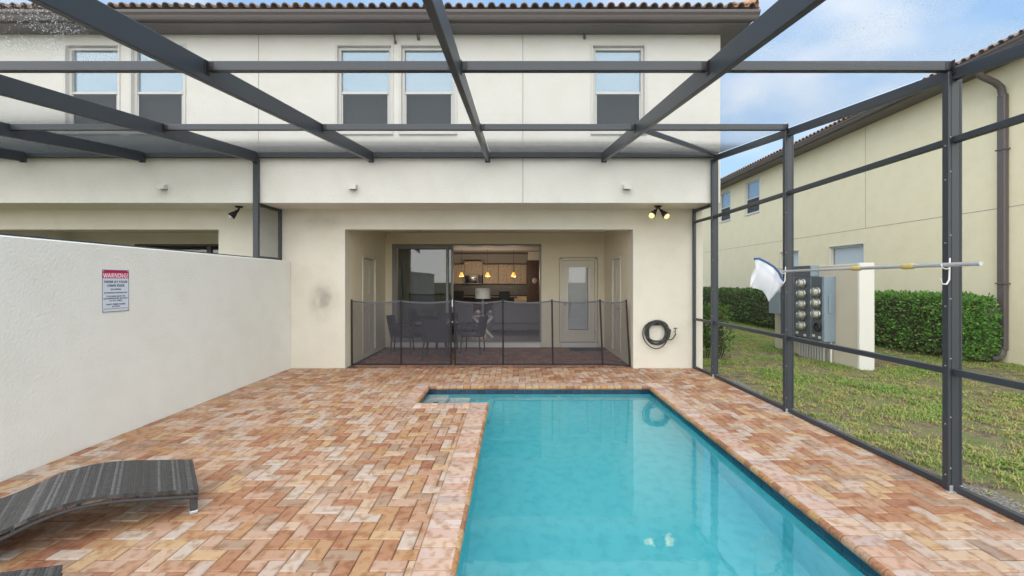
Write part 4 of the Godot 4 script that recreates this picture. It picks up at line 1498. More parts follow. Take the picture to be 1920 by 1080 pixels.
func lawn() -> void:
	# grass: tufts of blades over the soil, thin and straw-coloured in patches
	var st := begin()
	var r := RandomNumberGenerator.new()
	r.seed = 5
	for k in 7:
		var a := r.randf() * TAU
		var base := Vector3(r.randfn(0, 0.025), 0, r.randfn(0, 0.025))
		var dir := Vector3(cos(a), 0, sin(a))
		var lean := r.randf_range(0.3, 1.3)
		var l := r.randf_range(0.035, 0.06)
		var side := dir.cross(Vector3.UP) * 0.0042
		var m := base + (Vector3.UP + dir * lean * 0.5).normalized() * l * 0.6
		var tp := m + (Vector3.UP * 0.5 + dir * lean).normalized() * l * 0.6
		quad(st, base - side, base + side, m + side * 0.8, m - side * 0.8, Vector3.UP + dir)
		tri(st, m - side * 0.8, m + side * 0.8, tp, Vector3.UP + dir)
	st.generate_normals()
	var tuft := st.commit()
	var n := noise(91, 0.55, 3)
	var n2 := noise(92, 1.6, 2)
	var xfs: Array = []
	var cols: Array = []
	for i in 74000:
		var d := 2.2 + 17.0 * pow(rng.randf(), 1.7)
		var x := rng.randf_range(3.6, 10.3)
		if x > d * 1.6 + 1.2:
			x = 3.6 + (x - 3.6) * clampf((d * 1.6 - 2.4) / 6.7, 0.05, 1.0)
		var v := n.get_noise_2d(x, d)
		var v2 := n2.get_noise_2d(x, d)
		var edge := smoothstep(3.55, 3.95, x + v2 * 0.25)
		edge *= 1.0 - 0.85 * smoothstep(4.4, 2.9, d + v2) * smoothstep(5.4, 4.2, x + v)
		if rng.randf() > (0.56 + 1.1 * v + 0.7 * v2) * edge:
			continue
		var s := rng.randf_range(0.6, 1.25) * (0.85 + 0.4 * v)
		xfs.append(Transform3D(Basis(Vector3.UP, rng.randf() * TAU).scaled(Vector3(s * 1.15, s * 0.78, s * 1.15)), P(x, -0.06, d)))
		var g := Color(0.17, 0.285, 0.045).lerp(Color(0.40, 0.355, 0.125), clampf(0.45 - v * 1.3 + rng.randfn(0, 0.25), 0, 1))
		if rng.randf() < 0.14:
			g = Color(0.32, 0.25, 0.12)
		var b := rng.randf_range(0.85, 1.38)
		cols.append(Color(g.r * b, g.g * b, g.b * b))
	var lg := scatter("grass", tuft, M.leaf, xfs, cols, null)
	lg.set_meta("label", "patchy green and straw coloured grass outside the cage")
	var dead: Array = []
	var dead_cols: Array = []
	for i in 420:
		var d := rng.randf_range(2.8, 14.0)
		var x := rng.randf_range(3.7, 9.0)
		dead.append(Transform3D(Basis.from_euler(Vector3(rng.randf_range(-0.5, 0.5), rng.randf() * TAU, rng.randf_range(-0.5, 0.5))), P(x, -0.025, d)))
		var k := rng.randf_range(0.6, 1.2)
		dead_cols.append(Color(0.22 * k, 0.13 * k, 0.06 * k))
	var fl := scatter("fallen_leaves", leaf_mesh(0.055, 0.032), M.leaf, dead, dead_cols, null)
	fl.set_meta("label", "small brown fallen leaves on the lawn")
	hedge("long clipped green hedge along the yellowish wall, right of the meter wall", 9.3, 10.1, 9.05, 12.9, 1.38, 15000, Color(0.075, 0.185, 0.03), 1.35)
	hedge("dark clipped hedge along the yellowish wall, left of the meter wall", 9.0, 9.9, 13.1, 22.0, 1.34, 15000, Color(0.05, 0.12, 0.026), 1.1, 0.075)
	hedge("small leafy shrub at the corner of the townhouse behind the cage", 4.2, 4.75, 9.4, 10.0, 1.12, 2600, Color(0.075, 0.15, 0.03), 1.1)

# ---------------------------------------------------------------- meters
func yard_things() -> void:
	var w := thing("meter_wall", "free standing pale stucco wing wall on the lawn, carrying the electric meters", "wall")
	one_box("wall", w, M.stucco_grey, 6.66, 6.92, -0.1, 1.985, 8.39, 11.06, 0.008)
	one_box("end_cap", w, M.white, 6.64, 6.93, -0.1, 2.0, 8.33, 8.388, 0.006)
	var m := thing("meter_cabinet", "grey and blue electric meter bank with nine round meters on the wing wall", "meter bank")
	one_box("cabinet", m, M.meter_grey, 6.44, 6.658, 0.40, 1.74, 9.05, 9.97, 0.006)
	one_box("end_cover", m, M.meter_blue, 6.425, 6.657, 0.39, 1.75, 8.97, 9.048, 0.006)
	one_box("end_handle", m, M.meter_blue, 6.50, 6.58, 0.98, 1.36, 8.945, 8.969, 0.006)
	one_box("upper_box", m, M.meter_grey, 6.49, 6.657, 1.745, 1.99, 9.5, 10.1, 0.006)
	one_box("upper_cover", m, M.meter_blue, 6.485, 6.657, 1.75, 1.985, 9.46, 9.498, 0.004)
	one_box("side_box", m, M.meter_grey, 6.46, 6.657, 0.35, 1.6, 9.98, 10.5, 0.006)
	one_box("side_box", m, M.meter_blue, 6.44, 6.657, 0.85, 1.4, 10.51, 10.95, 0.006)
	one_box("divider", m, M.meter_blue, 6.432, 6.439, 0.42, 1.72, 9.385, 9.40, 0.002)
	var base := begin()
	lathe(base, [Vector2(0.0, 0.0), Vector2(0.098, 0.0), Vector2(0.098, 0.035), Vector2(0.088, 0.045), Vector2(0.08, 0.045)], 20, Transform3D())
	base.generate_normals()
	var base_m := base.commit()
	var dome := begin()
	lathe(dome, [Vector2(0.08, 0.04), Vector2(0.08, 0.11), Vector2(0.072, 0.128), Vector2(0.0, 0.134)], 20, Transform3D())
	dome.generate_normals()
	var dome_m := dome.commit()
	var dial := begin()
	lathe(dial, [Vector2(0.066, 0.04), Vector2(0.066, 0.085), Vector2(0.0, 0.087)], 20, Transform3D())
	box(dial, Vector3(0.0, 0.095, 0.012), Vector3(0.07, 0.016, 0.03), 0.003)
	dial.generate_normals()
	var dial_m := dial.commit()
	var face := Basis(Vector3(0, 1, 0), Vector3(-1, 0, 0), Vector3(0, 0, 1))   # local y points to -x
	var spots: Array = []
	for k in 5:
		spots.append([9.63, 1.60 - 0.235 * k])
	for k in 3:
		spots.append([9.17, 1.42 - 0.235 * k])
	for sp in spots:
		var me := node("meter", m, P(6.44, sp[1], sp[0]), face)
		place("socket_ring", base_m, M.steel, me)
		place("dial", dial_m, mat(lin(0.58, 0.56, 0.47), 0.5), me)
		place("glass_cover", dome_m, M.dome, me)
		one_box("number_plate", m, M.white, 6.434, 6.4395, sp[1] + 0.05, sp[1] + 0.09, sp[0] + 0.13, sp[0] + 0.16)
	# the empty socket at the bottom of the second column
	place("empty_socket", base_m, M.rubber, m, P(6.44, 0.68, 9.17), face)
	for k in [[9.86, 0.46], [9.6, 0.43], [9.32, 0.46], [9.14, 0.44]]:
		one_box("notice", m, M.white, 6.434, 6.4395, k[1], k[1] + 0.05, k[0] - 0.05, k[0] + 0.03)
	var cm := mat(lin(0.42, 0.42, 0.40), 0.6)
	for k in 10:
		var st := begin()
		tube(st, PackedVector3Array([P(6.58, -0.08, 9.2 + k * 0.085), P(6.58, 0.39, 9.2 + k * 0.085)]), 0.024, 8)
		part("conduit", st, cm, m)
	var sq := begin()
	tube(sq, PackedVector3Array([P(6.6, -0.08, 9.02), P(6.6, 0.385, 9.02)]), 0.02, 8)
	part("conduit", sq, M.white, m)

# ---------------------------------------------------------------- deck things
func lounger_y(t: float) -> float:
	var k := [[0.0, 0.172], [0.10, 0.196], [0.22, 0.224], [0.40, 0.266], [0.54, 0.286], [0.66, 0.286], [0.79, 0.262], [0.90, 0.222], [1.02, 0.185], [1.2, 0.165], [1.38, 0.185], [1.6, 0.27], [1.8, 0.38]]
	for i in k.size() - 1:
		if t <= k[i + 1][0]:
			var u: float = (t - k[i][0]) / (k[i + 1][0] - k[i][0])
			var p0: float = k[maxi(i - 1, 0)][1]
			var p3: float = k[mini(i + 2, k.size() - 1)][1]
			return cubic_interpolate(k[i][1], k[i + 1][1], p0, p3, u)
	return k[-1][1]

func weave_material() -> StandardMaterial3D:
	var w := 512
	var h := 1024
	var img := Image.create(w, h, false, Image.FORMAT_RGB8)
	var bump := Image.create(w, h, false, Image.FORMAT_RGB8)
	var r := RandomNumberGenerator.new()
	r.seed = 12
	var rows := 128
	var tone: Array = []
	for k in rows:
		var v := 0.034 + 0.016 * r.randf()
		if r.randf() < 0.17:
			v = 0.08 + 0.04 * r.randf()
		tone.append(v)
	var n := noise(13, 0.02, 3)
	for y in h:
		var row := int(y * rows / h)
		var fy := fposmod(y * float(rows) / h, 1.0)
		for x in w:
			var col := int(x / 8)
			var over := (col + row) % 2 == 0
			var fx := fposmod(x / 8.0, 1.0)
			var hy := sin(fy * PI)
			var hx := sin(fx * PI)
			var z := (0.35 + 0.65 * hx) * pow(hy, 0.7) if over else 0.55 * pow(hy, 0.7) * (1.0 - 0.5 * hx)
			var v: float = tone[row] * (1.0 + 0.3 * n.get_noise_2d(x * 3.0, y * 0.7)) * (0.72 + 0.56 * fposmod(sin(col * 12.99 + row * 78.23) * 43758.5, 1.0))
			if not over:
				v *= 0.8
			var c := Color(v, v * 0.985, v * 1.02).linear_to_srgb()
			img.set_pixel(x, y, c)
			bump.set_pixel(x, y, Color(z, z, z))
	var m := mat(Color.WHITE, 0.5)
	m.albedo_texture = ImageTexture.create_from_image(img)
	m.heightmap_enabled = true
	m.heightmap_texture = ImageTexture.create_from_image(bump)
	m.heightmap_scale = 0.25
	return m

func lounger_strip(wd: float, inset: float, drop: float, th: float, st: SurfaceTool, uv: bool) -> void:
	var n := 72
	var L := 1.8
	st.set_smooth_group(-1)
	for i in n:
		var t0 := L * i / n
		var t1 := L * (i + 1) / n
		var a0 := lounger_y(t0) - drop
		var a1 := lounger_y(t1) - drop
		var p := [Vector3(t0, a0, inset), Vector3(t1, a1, inset), Vector3(t1, a1, wd - inset), Vector3(t0, a0, wd - inset)]
		var dn := Vector3.DOWN * th
		var uvs := [Vector2(0, t0 / L), Vector2(0, t1 / L), Vector2(1, t1 / L), Vector2(1, t0 / L)]
		for tr in [[0, 1, 2], [0, 2, 3]]:
			var o: Array = tr.duplicate()
			var q0: Vector3 = p[o[0]]
			var q1: Vector3 = p[o[1]]
			var q2: Vector3 = p[o[2]]
			if (q0 - q2).cross(q0 - q1).y < 0:
				o = [tr[0], tr[2], tr[1]]
			st.set_smooth_group(1)
			for k in o:
				st.set_uv(uvs[k])
				st.add_vertex(p[k])
		st.set_smooth_group(2)
		st.set_uv(Vector2(0.02, t0 / L))
		quad(st, p[0] + dn, p[1] + dn, p[2] + dn, p[3] + dn, Vector3.DOWN)
		st.set_smooth_group(3)
		quad(st, p[0], p[1], p[1] + dn, p[0] + dn, Vector3(0, 0, -1))
		quad(st, p[3], p[2], p[2] + dn, p[3] + dn, Vector3(0, 0, 1))
		st.set_smooth_group(4)
		if i == 0:
			quad(st, p[0], p[3], p[3] + dn, p[0] + dn, Vector3.LEFT)
		if i == n - 1:
			quad(st, p[1], p[2], p[2] + dn, p[1] + dn, Vector3.RIGHT)
	st.set_smooth_group(-1)

func make_lounger() -> Node3D:
	# own x runs along the lounger from its foot, own z across it (away from the camera)
	var ux := Vector3(-0.772, 0, 0.635)
	var uz := Vector3(-0.635, 0, -0.772)
	var t := thing("wicker_lounger", "charcoal woven wave shaped lounger beside the pale wall, seen whole up to its hump", "lounger", P(-2.23, 0, 3.085), Basis(ux, Vector3.UP, uz), "loungers on the deck")
	var wd := 0.676
	var st := begin()
	lounger_strip(wd, 0.0, 0.0, 0.022, st, true)
	part("woven_seat", st, weave_material(), t, true)
	var fr := tri_map(mat(lin(0.055, 0.054, 0.058), 0.5), 0.12, null, M.paver_bump, 0.2, false)
	for side in [0.012, wd - 0.012]:
		st = begin()
		var pts := PackedVector3Array()
		for i in 41:
			var x := 1.8 * i / 40.0
			pts.append(Vector3(x, lounger_y(x) - 0.052, side))
		tube(st, pts, 0.0125, 8)
		part("side_rail", st, fr, t)
		st = begin()
		for k in 9:
			var x := 0.04 + k * 0.21
			box(st, Vector3(x, lounger_y(x) - 0.03, side), Vector3(0.02, 0.03, 0.018), 0.003)
		part("rail_clip", st, fr, t)
	st = begin()
	for k in 7:
		var x := 0.05 + k * 0.28
		tube(st, PackedVector3Array([Vector3(x, lounger_y(x) - 0.04, 0.02), Vector3(x, lounger_y(x) - 0.04, wd - 0.02)]), 0.011, 8)
	part("cross_bar", st, fr, t)
	for lx in [0.028, 1.22]:
		for lz in [0.035, wd - 0.035]:
			var y := lounger_y(lx) - 0.024
			st = begin()
			box(st, Vector3(lx, y / 2 + 0.012, lz), Vector3(0.046, y - 0.028, 0.04), 0.006)
			var lg := part("leg", st, fr, t)
			st = begin()
			box(st, Vector3(lx, 0.011, lz), Vector3(0.05, 0.022, 0.044), 0.004)
			part("foot_cap", st, M.alu, lg)
	return t

func catenary(a: Vector3, b: Vector3, sag: float, n: int) -> PackedVector3Array:
	var out := PackedVector3Array()
	for i in n + 1:
		var u := float(i) / n
		out.append(a.lerp(b, u) + Vector3.DOWN * sag * 4.0 * u * (1.0 - u))
	return out

func safety_fence() -> void:
	var f := thing("safety_fence", "black mesh pool safety fence across the lanai opening", "fence")
	var D := 8.52
	var s := 815.0 / D
	var xs := [660.0, 752.0, 845.0, 853.5, 943.5, 1036.5, 1130.0, 1178.0]
	var tops := [659.5, 752.0, 846.0, 851.0, 943.0, 1035.0, 1125.0, 1171.0]
	var dd := [D, D, D, D, D, D, D, D - 0.12]
	var base: Array[Vector3] = []
	var up: Array[Vector3] = []
	for k in 8:
		base.append(P((xs[k] - 962.0) / s, 0.0, dd[k]))
		up.append(P((tops[k] - 962.0) / s, 1.28, dd[k]))
		var st := begin()
		tube(st, PackedVector3Array([base[k], base[k].lerp(up[k], 0.5), up[k] + Vector3.UP * 0.012]), 0.017, 8)
		part("post", st, M.black, f)
	for k in 7:
		if k == 2:
			continue
		var a := up[k] - Vector3.UP * 0.02
		var b := up[k + 1] - Vector3.UP * 0.02
		var line := catenary(a, b, 0.035, 12)
		var st := begin()
		for i in 12:
			var u0 := i / 12.0
			var u1 := (i + 1) / 12.0
			quad(st, base[k].lerp(base[k + 1], u0) + Vector3.UP * 0.01, base[k].lerp(base[k + 1], u1) + Vector3.UP * 0.01, line[i + 1], line[i], Vector3.BACK)
		part("mesh_panel", st, M.fence_mesh, f)
		st = begin()
		for i in 12:
			bar(st, line[i], line[i + 1], 0.004, 0.028, 0.0)
		part("top_binding", st, mat(lin(0.10, 0.10, 0.115), 0.8), f)
		st = begin()
		bar(st, base[k] + Vector3.UP * 0.02, base[k + 1] + Vector3.UP * 0.02, 0.004, 0.03, 0.0)
		part("bottom_binding", st, M.black, f)
	var lt := begin()
	box(lt, up[2].lerp(up[3], 0.5) + Vector3(0, -0.06, 0.02), Vector3(0.02, 0.14, 0.02), 0.004)
	part("latch_strap", lt, M.white, f)

func make_chair(label: String, at: Vector3, turn: float) -> Node3D:
	# faces its own +z
	var c := thing("patio_chair", label, "chair", at, Basis(Vector3.UP, turn), "chairs round the patio table")
	var st := begin()
	box(st, Vector3(0, 0.42, 0), Vector3(0.5, 0.06, 0.48), 0.02)
	part("seat", st, M.wicker, c)
	st = begin()
	for i in 8:
		var a0 := lerpf(-0.9, 0.9, i / 8.0)
		var a1 := lerpf(-0.9, 0.9, (i + 1) / 8.0)
		var p0 := Vector3(sin(a0) * 0.31, 0, -cos(a0) * 0.31 + 0.07)
		var p1 := Vector3(sin(a1) * 0.31, 0, -cos(a1) * 0.31 + 0.07)
		var lean := Vector3(0, 0, -0.09)
		for off in [0.0, 0.03]:
			var k: Vector3 = Vector3(sin((a0 + a1) / 2), 0, -cos((a0 + a1) / 2)) * off
			quad(st, p0 + Vector3.UP * 0.39 + k, p1 + Vector3.UP * 0.39 + k, p1 + Vector3.UP * 0.86 + lean + k, p0 + Vector3.UP * 0.86 + lean + k, k if off > 0 else Vector3(0, 0, 1))
		var kk := Vector3(sin(a0), 0, -cos(a0)) * 0.03
		var k2 := Vector3(sin(a1), 0, -cos(a1)) * 0.03
		quad(st, p0 + Vector3.UP * 0.86 + lean, p1 + Vector3.UP * 0.86 + lean, p1 + Vector3.UP * 0.86 + lean + k2, p0 + Vector3.UP * 0.86 + lean + kk, Vector3.UP)
	part("backrest", st, M.wicker, c)
	for s in [-1.0, 1.0]:
		st = begin()
		tube(st, PackedVector3Array([Vector3(s * 0.25, 0.62, -0.18), Vector3(s * 0.28, 0.66, 0.0), Vector3(s * 0.27, 0.65, 0.18), Vector3(s * 0.25, 0.58, 0.23), Vector3(s * 0.24, 0.44, 0.22)]), 0.018, 7)
		part("armrest", st, M.wicker, c)
		for z in [-0.2, 0.2]:
			st = begin()
			tube(st, PackedVector3Array([Vector3(s * 0.22, 0.40, z), Vector3(s * 0.235, 0.2, z * 1.06), Vector3(s * 0.245, 0.0, z * 1.12)]), 0.016, 7)
			part("leg", st, M.wicker, c)
	return c

func patio_things() -> void:
	var l := make_lounger()
	copy(l, "charcoal woven lounger nearest the camera, only its far corner in view", P(-2.23 + 0.31, 0, 3.085 - 1.34), l.transform.basis)
	safety_fence()
	var cx := -1.72
	var cd := 9.86
	var t := thing("patio_table", "round dark wicker patio table with a glass top on the lanai", "table", P(cx, 0.004, cd))
	var st := begin()
	lathe(st, [Vector2(0.0, 0.712), Vector2(0.50, 0.712), Vector2(0.508, 0.716), Vector2(0.508, 0.722), Vector2(0.5, 0.726), Vector2(0.0, 0.726)], 36, Transform3D())
	part("glass_top", st, see_through(lin(0.3, 0.36, 0.38), 0.35, 0.05), t)
	st = begin()
	lathe(st, [Vector2(0.46, 0.71), Vector2(0.48, 0.69), Vector2(0.48, 0.65), Vector2(0.45, 0.65), Vector2(0.45, 0.70)], 32, Transform3D())
	part("rim", st, M.wicker, t)
	for k in 4:
		var a := TAU * (k + 0.5) / 4
		st = begin()
		tube(st, PackedVector3Array([Vector3(cos(a) * 0.44, 0.66, sin(a) * 0.44), Vector3(cos(a) * 0.34, 0.35, sin(a) * 0.34), Vector3(cos(a) * 0.40, 0.0, sin(a) * 0.40)]), 0.02, 7)
		part("leg", st, M.wicker, t)
	var c := make_chair("dark wicker chair with its back to the pool, before the patio table", P(-1.62, 0.004, 9.16), PI)
	copy(c, "dark wicker chair left of the patio table, facing right", P(-2.52, 0.004, 9.9), Basis(Vector3.UP, PI / 2 + 0.1))
	copy(c, "dark wicker chair right of the patio table, facing left", P(-0.92, 0.004, 9.95), Basis(Vector3.UP, -PI / 2 - 0.15))
	copy(c, "dark wicker chair behind the patio table, facing the pool", P(-1.6, 0.004, 10.5), Basis(Vector3.UP, 0.1))
	t = thing("door_mat", "black door mat on the lanai in front of the glazed patio door", "mat", P(1.74, 0.006, 10.45))
	st = begin()
	box(st, Vector3(0, 0.009, 0), Vector3(0.78, 0.016, 0.42), 0.006)
	for k in 12:
		box(st, Vector3(0, 0.0185, -0.17 + k * 0.031), Vector3(0.7, 0.004, 0.014), 0.001)
	part("rubber_ribs", st, M.rubber, t)

# ---------------------------------------------------------------- rooms
func omni(parent: Node, at: Vector3, c: Color, e: float, size := 0.06) -> void:
	var o := OmniLight3D.new()
	o.name = numbered(parent, "lamp_light")
	o.light_color = c
	o.light_energy = e
	o.light_size = size
	o.omni_range = 14.0
	o.omni_attenuation = 2.0
	o.shadow_enabled = true
	o.position = at
	parent.add_child(o, true)

func room_things() -> void:
	var st: SurfaceTool
	# kitchen along the back wall
	var k := thing("kitchen_cabinets", "light wood kitchen wall cabinets and base units with dark counter", "kitchen cabinets", P(0, 0.118, 19.6))
	var runs := [[-3.6, -2.85], [-2.84, -2.16], [-1.34, -0.66], [-0.65, 0.05], [0.06, 0.6]]
	for r in runs:
		st = begin()
		box(st, Vector3((r[0] + r[1]) / 2, 1.84, 0.17), Vector3(r[1] - r[0], 0.86, 0.33), 0.004)
		part("wall_unit", st, M.cabinet, k)
		for s in 2:
			st = begin()
			var w: float = (r[1] - r[0]) / 2
			box(st, Vector3(r[0] + w * (s + 0.5), 1.84, 0.345), Vector3(w - 0.012, 0.83, 0.02), 0.004)
			box(st, Vector3(r[0] + w * (s + 0.5), 1.84, 0.352), Vector3(w - 0.13, 0.70, 0.016), 0.006)
			part("cabinet_door", st, M.cabinet, k)
	st = begin()
	box(st, Vector3(-1.75, 2.11, 0.19), Vector3(0.8, 0.6, 0.37), 0.004)
	box(st, Vector3(-1.75, 2.11, 0.38), Vector3(0.74, 0.54, 0.016), 0.005)
	part("bridge_unit", st, M.cabinet, k)
	st = begin()
	box(st, Vector3(-1.5, 0.44, 0.3), Vector3(4.2, 0.87, 0.58), 0.004)
	part("base_unit", st, M.cabinet, k)
	st = begin()
	box(st, Vector3(-1.5, 0.895, 0.31), Vector3(4.22, 0.035, 0.62), 0.004)
	part("counter", st, M.granite, k)
	st = begin()
	box(st, Vector3(-1.5, 1.16, 0.008), Vector3(4.2, 0.49, 0.014))
	part("backsplash", st, mat(lin(0.10, 0.095, 0.09), 0.4), k)
	var mw := thing("microwave", "black and steel microwave under the middle kitchen cabinet", "microwave", P(-1.75, 1.52, 19.22))
	st = begin()
	box(st, Vector3(0, 0.2, 0.0), Vector3(0.76, 0.4, 0.38), 0.006)
	part("body", st, mat(lin(0.12, 0.12, 0.125), 0.35, 0.6), mw)
	st = begin()
	box(st, Vector3(-0.08, 0.2, 0.196), Vector3(0.54, 0.33, 0.012), 0.004)
	part("door_glass", st, M.screen_glass, mw)
	st = begin()
	box(st, Vector3(0.29, 0.2, 0.196), Vector3(0.15, 0.33, 0.012), 0.004)
	part("control_panel", st, M.black, mw)
	# island and stools
	var isl := thing("kitchen_island", "kitchen island with dark granite top below the pendant lamps", "kitchen island", P(-1.1, 0.118, 16.5))
	st = begin()
	box(st, Vector3(0, 0.45, 0), Vector3(2.3, 0.89, 0.7), 0.005)
	part("body", st, M.dark_wood, isl)
	st = begin()
	box(st, Vector3(0, 0.915, 0.06), Vector3(2.5, 0.04, 1.0), 0.006)
	part("counter_top", st, M.granite, isl)
	var first: Node3D
	var stl := ["leftmost of the dark high backed stools at the island", "dark high backed stool at the middle of the island", "rightmost of the dark high backed stools at the island"]
	for i in 3:
		if i == 0:
			first = thing("bar_stool", stl[0], "stool", P(-1.95, 0.118, 15.7), Basis(), "stools at the island")
			st = begin()
			box(st, Vector3(0, 0.7, 0), Vector3(0.4, 0.07, 0.4), 0.02)
			part("seat", st, M.black, first)
			st = begin()
			box(st, Vector3(0, 0.98, 0.19), Vector3(0.38, 0.42, 0.045), 0.015, Basis(Vector3.RIGHT, 0.1))
			part("backrest", st, M.black, first)
			for s in [[-1, -1], [1, -1], [-1, 1], [1, 1]]:
				st = begin()
				bar(st, Vector3(s[0] * 0.16, 0.68, s[1] * 0.16), Vector3(s[0] * 0.19, 0.0, s[1] * 0.19), 0.035, 0.035)
				part("leg", st, M.black, first)
		else:
			copy(first, stl[i], P(-1.95 + i * 0.82, 0.118, 15.7))
	# pendant lamps
	var pn := ["lit amber glass pendant lamp left of the microwave", "lit amber glass pendant lamp just right of the microwave", "rightmost of the three lit amber pendant lamps, nearest the dark door"]
	for i in 3:
		var x := -1.96 + i * 0.99
		var p := thing("pendant_lamp", pn[i], "pendant lamp", P(x, 1.82, 16.5), Basis(), "pendant lamps over the island")
		st = begin()
		lathe(st, [Vector2(0.095, 0.0), Vector2(0.085, 0.04), Vector2(0.06, 0.1), Vector2(0.03, 0.16), Vector2(0.0, 0.165)], 18, Transform3D())
		part("lamp_shade", st, M.glow, p)
		st = begin()
		tube(st, PackedVector3Array([Vector3(0, 0.165, 0), Vector3(0, 0.6, 0), Vector3(0, 1.03, 0)]), 0.006, 6)
		part("rod", st, M.black, p)
		omni(p, Vector3(0, 0.04, 0), Color(1.0, 0.91, 0.80), 0.24)
	var rl := ["recessed ceiling light left of centre in the living room", "recessed ceiling light right of centre in the living room"]
	for i in 2:
		var r := thing("ceiling_light", rl[i], "ceiling light", P(-1.35 + i * 1.15, 2.86, 14.5), Basis(), "recessed ceiling lights")
		st = begin()
		lathe(st, [Vector2(0.0, -0.006), Vector2(0.07, -0.006), Vector2(0.07, -0.001)], 18, Transform3D())
		part("diffuser", st, M.white_glow, r)
		st = begin()
		lathe(st, [Vector2(0.072, -0.001), Vector2(0.072, -0.008), Vector2(0.095, -0.004), Vector2(0.096, -0.001)], 18, Transform3D())
		part("trim_ring", st, M.white, r)
		var sp := SpotLight3D.new()
		sp.name = "lamp_light"
		sp.light_color = Color(1.0, 0.95, 0.88)
		sp.light_energy = 0.75
		sp.light_size = 0.07
		sp.spot_angle = 65.0
		sp.spot_range = 14.0
		sp.spot_attenuation = 2.0
		sp.shadow_enabled = true
		sp.position = Vector3(0, -0.03, 0)
		sp.rotation.x = -PI / 2
		r.add_child(sp)
	# dark panelled door
	var dd := thing("hall_door", "dark wood door at the right end of the living room", "door", P(1.02, 0.118, 17.99))
	st = begin()
	box(st, Vector3(0, 1.2, 0.03), Vector3(0.9, 2.35, 0.05), 0.004)
	part("door_slab", st, M.dark_wood, dd)
	st = begin()
	for s in [-1.0, 1.0]:
		box(st, Vector3(s * 0.2, 0.65, 0.06), Vector3(0.3, 0.8, 0.014), 0.005)
		box(st, Vector3(s * 0.2, 1.7, 0.06), Vector3(0.3, 1.0, 0.014), 0.005)
	part("panel", st, M.dark_wood, dd)
	st = begin()
	lathe(st, [Vector2(0.0, 0.03), Vector2(0.11, 0.025), Vector2(0.12, 0.0)], 18, Transform3D(Basis(Vector3.RIGHT, PI / 2), Vector3(-0.12, 1.55, 0.068)))
	part("wreath_plate", st, mat(lin(0.3, 0.26, 0.22), 0.7), dd)
	st = begin()
	lathe(st, [Vector2(0.0, 0.07), Vector2(0.03, 0.06), Vector2(0.03, 0.04), Vector2(0.012, 0.03), Vector2(0.012, 0.0)], 12, Transform3D(Basis(Vector3.RIGHT, PI / 2), Vector3(0.36, 1.0, 0.055)))
	part("handle", st, M.steel, dd)
	# seating seen from behind
	var sofa := make_sofa("grey upholstered sofa standing behind the lamp table", P(0.15, 0.118, 13.2), 1.55)
	var arm := make_sofa("grey upholstered armchair left of the lamp table", P(-1.55, 0.118, 13.3), 0.72)
	# lamp table with crossed legs and lamp
	var lt := thing("lamp_table", "small table with white crossed legs just inside the sliding door", "table", P(-0.82, 0.118, 11.75))
	st = begin()
	lathe(st, [Vector2(0.0, 0.57), Vector2(0.26, 0.57), Vector2(0.27, 0.58), Vector2(0.27, 0.59), Vector2(0.0, 0.6)], 28, Transform3D())
	part("table_top", st, M.white, lt)
	for s in [-1.0, 1.0]:
		st = begin()
		bar(st, Vector3(s * 0.27, 0.57, s * 0.034), Vector3(-s * 0.28, 0.0, s * 0.034), 0.06, 0.06)
		part("crossed_leg", st, M.white, lt)
	var lp := thing("table_lamp", "table lamp with white drum shade and glass stem on the crossed leg table", "lamp", P(-0.82, 0.718, 11.75))
	st = begin()
	lathe(st, [Vector2(0.0, 0.0), Vector2(0.09, 0.0), Vector2(0.09, 0.02), Vector2(0.03, 0.03), Vector2(0.03, 0.45), Vector2(0.0, 0.46)], 18, Transform3D())
	part("stem", st, see_through(lin(0.5, 0.55, 0.6), 0.4, 0.05), lp)
	st = begin()
	lathe(st, [Vector2(0.21, 0.46), Vector2(0.2, 0.74), Vector2(0.197, 0.74), Vector2(0.207, 0.46)], 28, Transform3D())
	part("lamp_shade", st, M.shade, lp)

func make_sofa(label: String, at: Vector3, w: float) -> Node3D:
	var s := thing("sofa" if w > 1.0 else "armchair", label, "sofa" if w > 1.0 else "armchair", at)
	var st := begin()
	box(st, Vector3(0, 0.26, -0.1), Vector3(w, 0.36, 0.8), 0.03)
	part("base", st, M.sofa, s)
	st = begin()
	box(st, Vector3(0, 0.56, 0.3), Vector3(w, 0.62, 0.2), 0.06)
	part("backrest", st, M.sofa, s)
	for k in [-1.0, 1.0]:
		st = begin()
		box(st, Vector3(k * (w / 2 + 0.08), 0.34, -0.06), Vector3(0.16, 0.54, 0.88), 0.05)
		part("armrest", st, M.sofa, s)
		for z in [-0.4, 0.3]:
			st = begin()
			box(st, Vector3(k * (w / 2 - 0.02), 0.04, z), Vector3(0.05, 0.08, 0.05), 0.004)
			part("foot", st, M.dark_wood, s)
	return s

# ---------------------------------------------------------------- small things
func flood_head(st: SurfaceTool, bulb: SurfaceTool, joint: Vector3, dir: Vector3) -> Vector3:
	var y := dir.normalized()
	var x := y.cross(Vector3(0.3, 0.2, 1.0)).normalized()
	var xf := Transform3D(Basis(x, y, x.cross(y)), joint)
	lathe(st, [Vector2(0.0, -0.01), Vector2(0.026, 0.0), Vector2(0.03, 0.05), Vector2(0.045, 0.08), Vector2(0.066, 0.15), Vector2(0.068, 0.165), Vector2(0.06, 0.165), Vector2(0.05, 0.12)], 18, xf)
	lathe(bulb, [Vector2(0.052, 0.13), Vector2(0.058, 0.16), Vector2(0.05, 0.185), Vector2(0.028, 0.2), Vector2(0.0, 0.204)], 18, xf)
	return xf * Vector3(0, 0.25, 0)

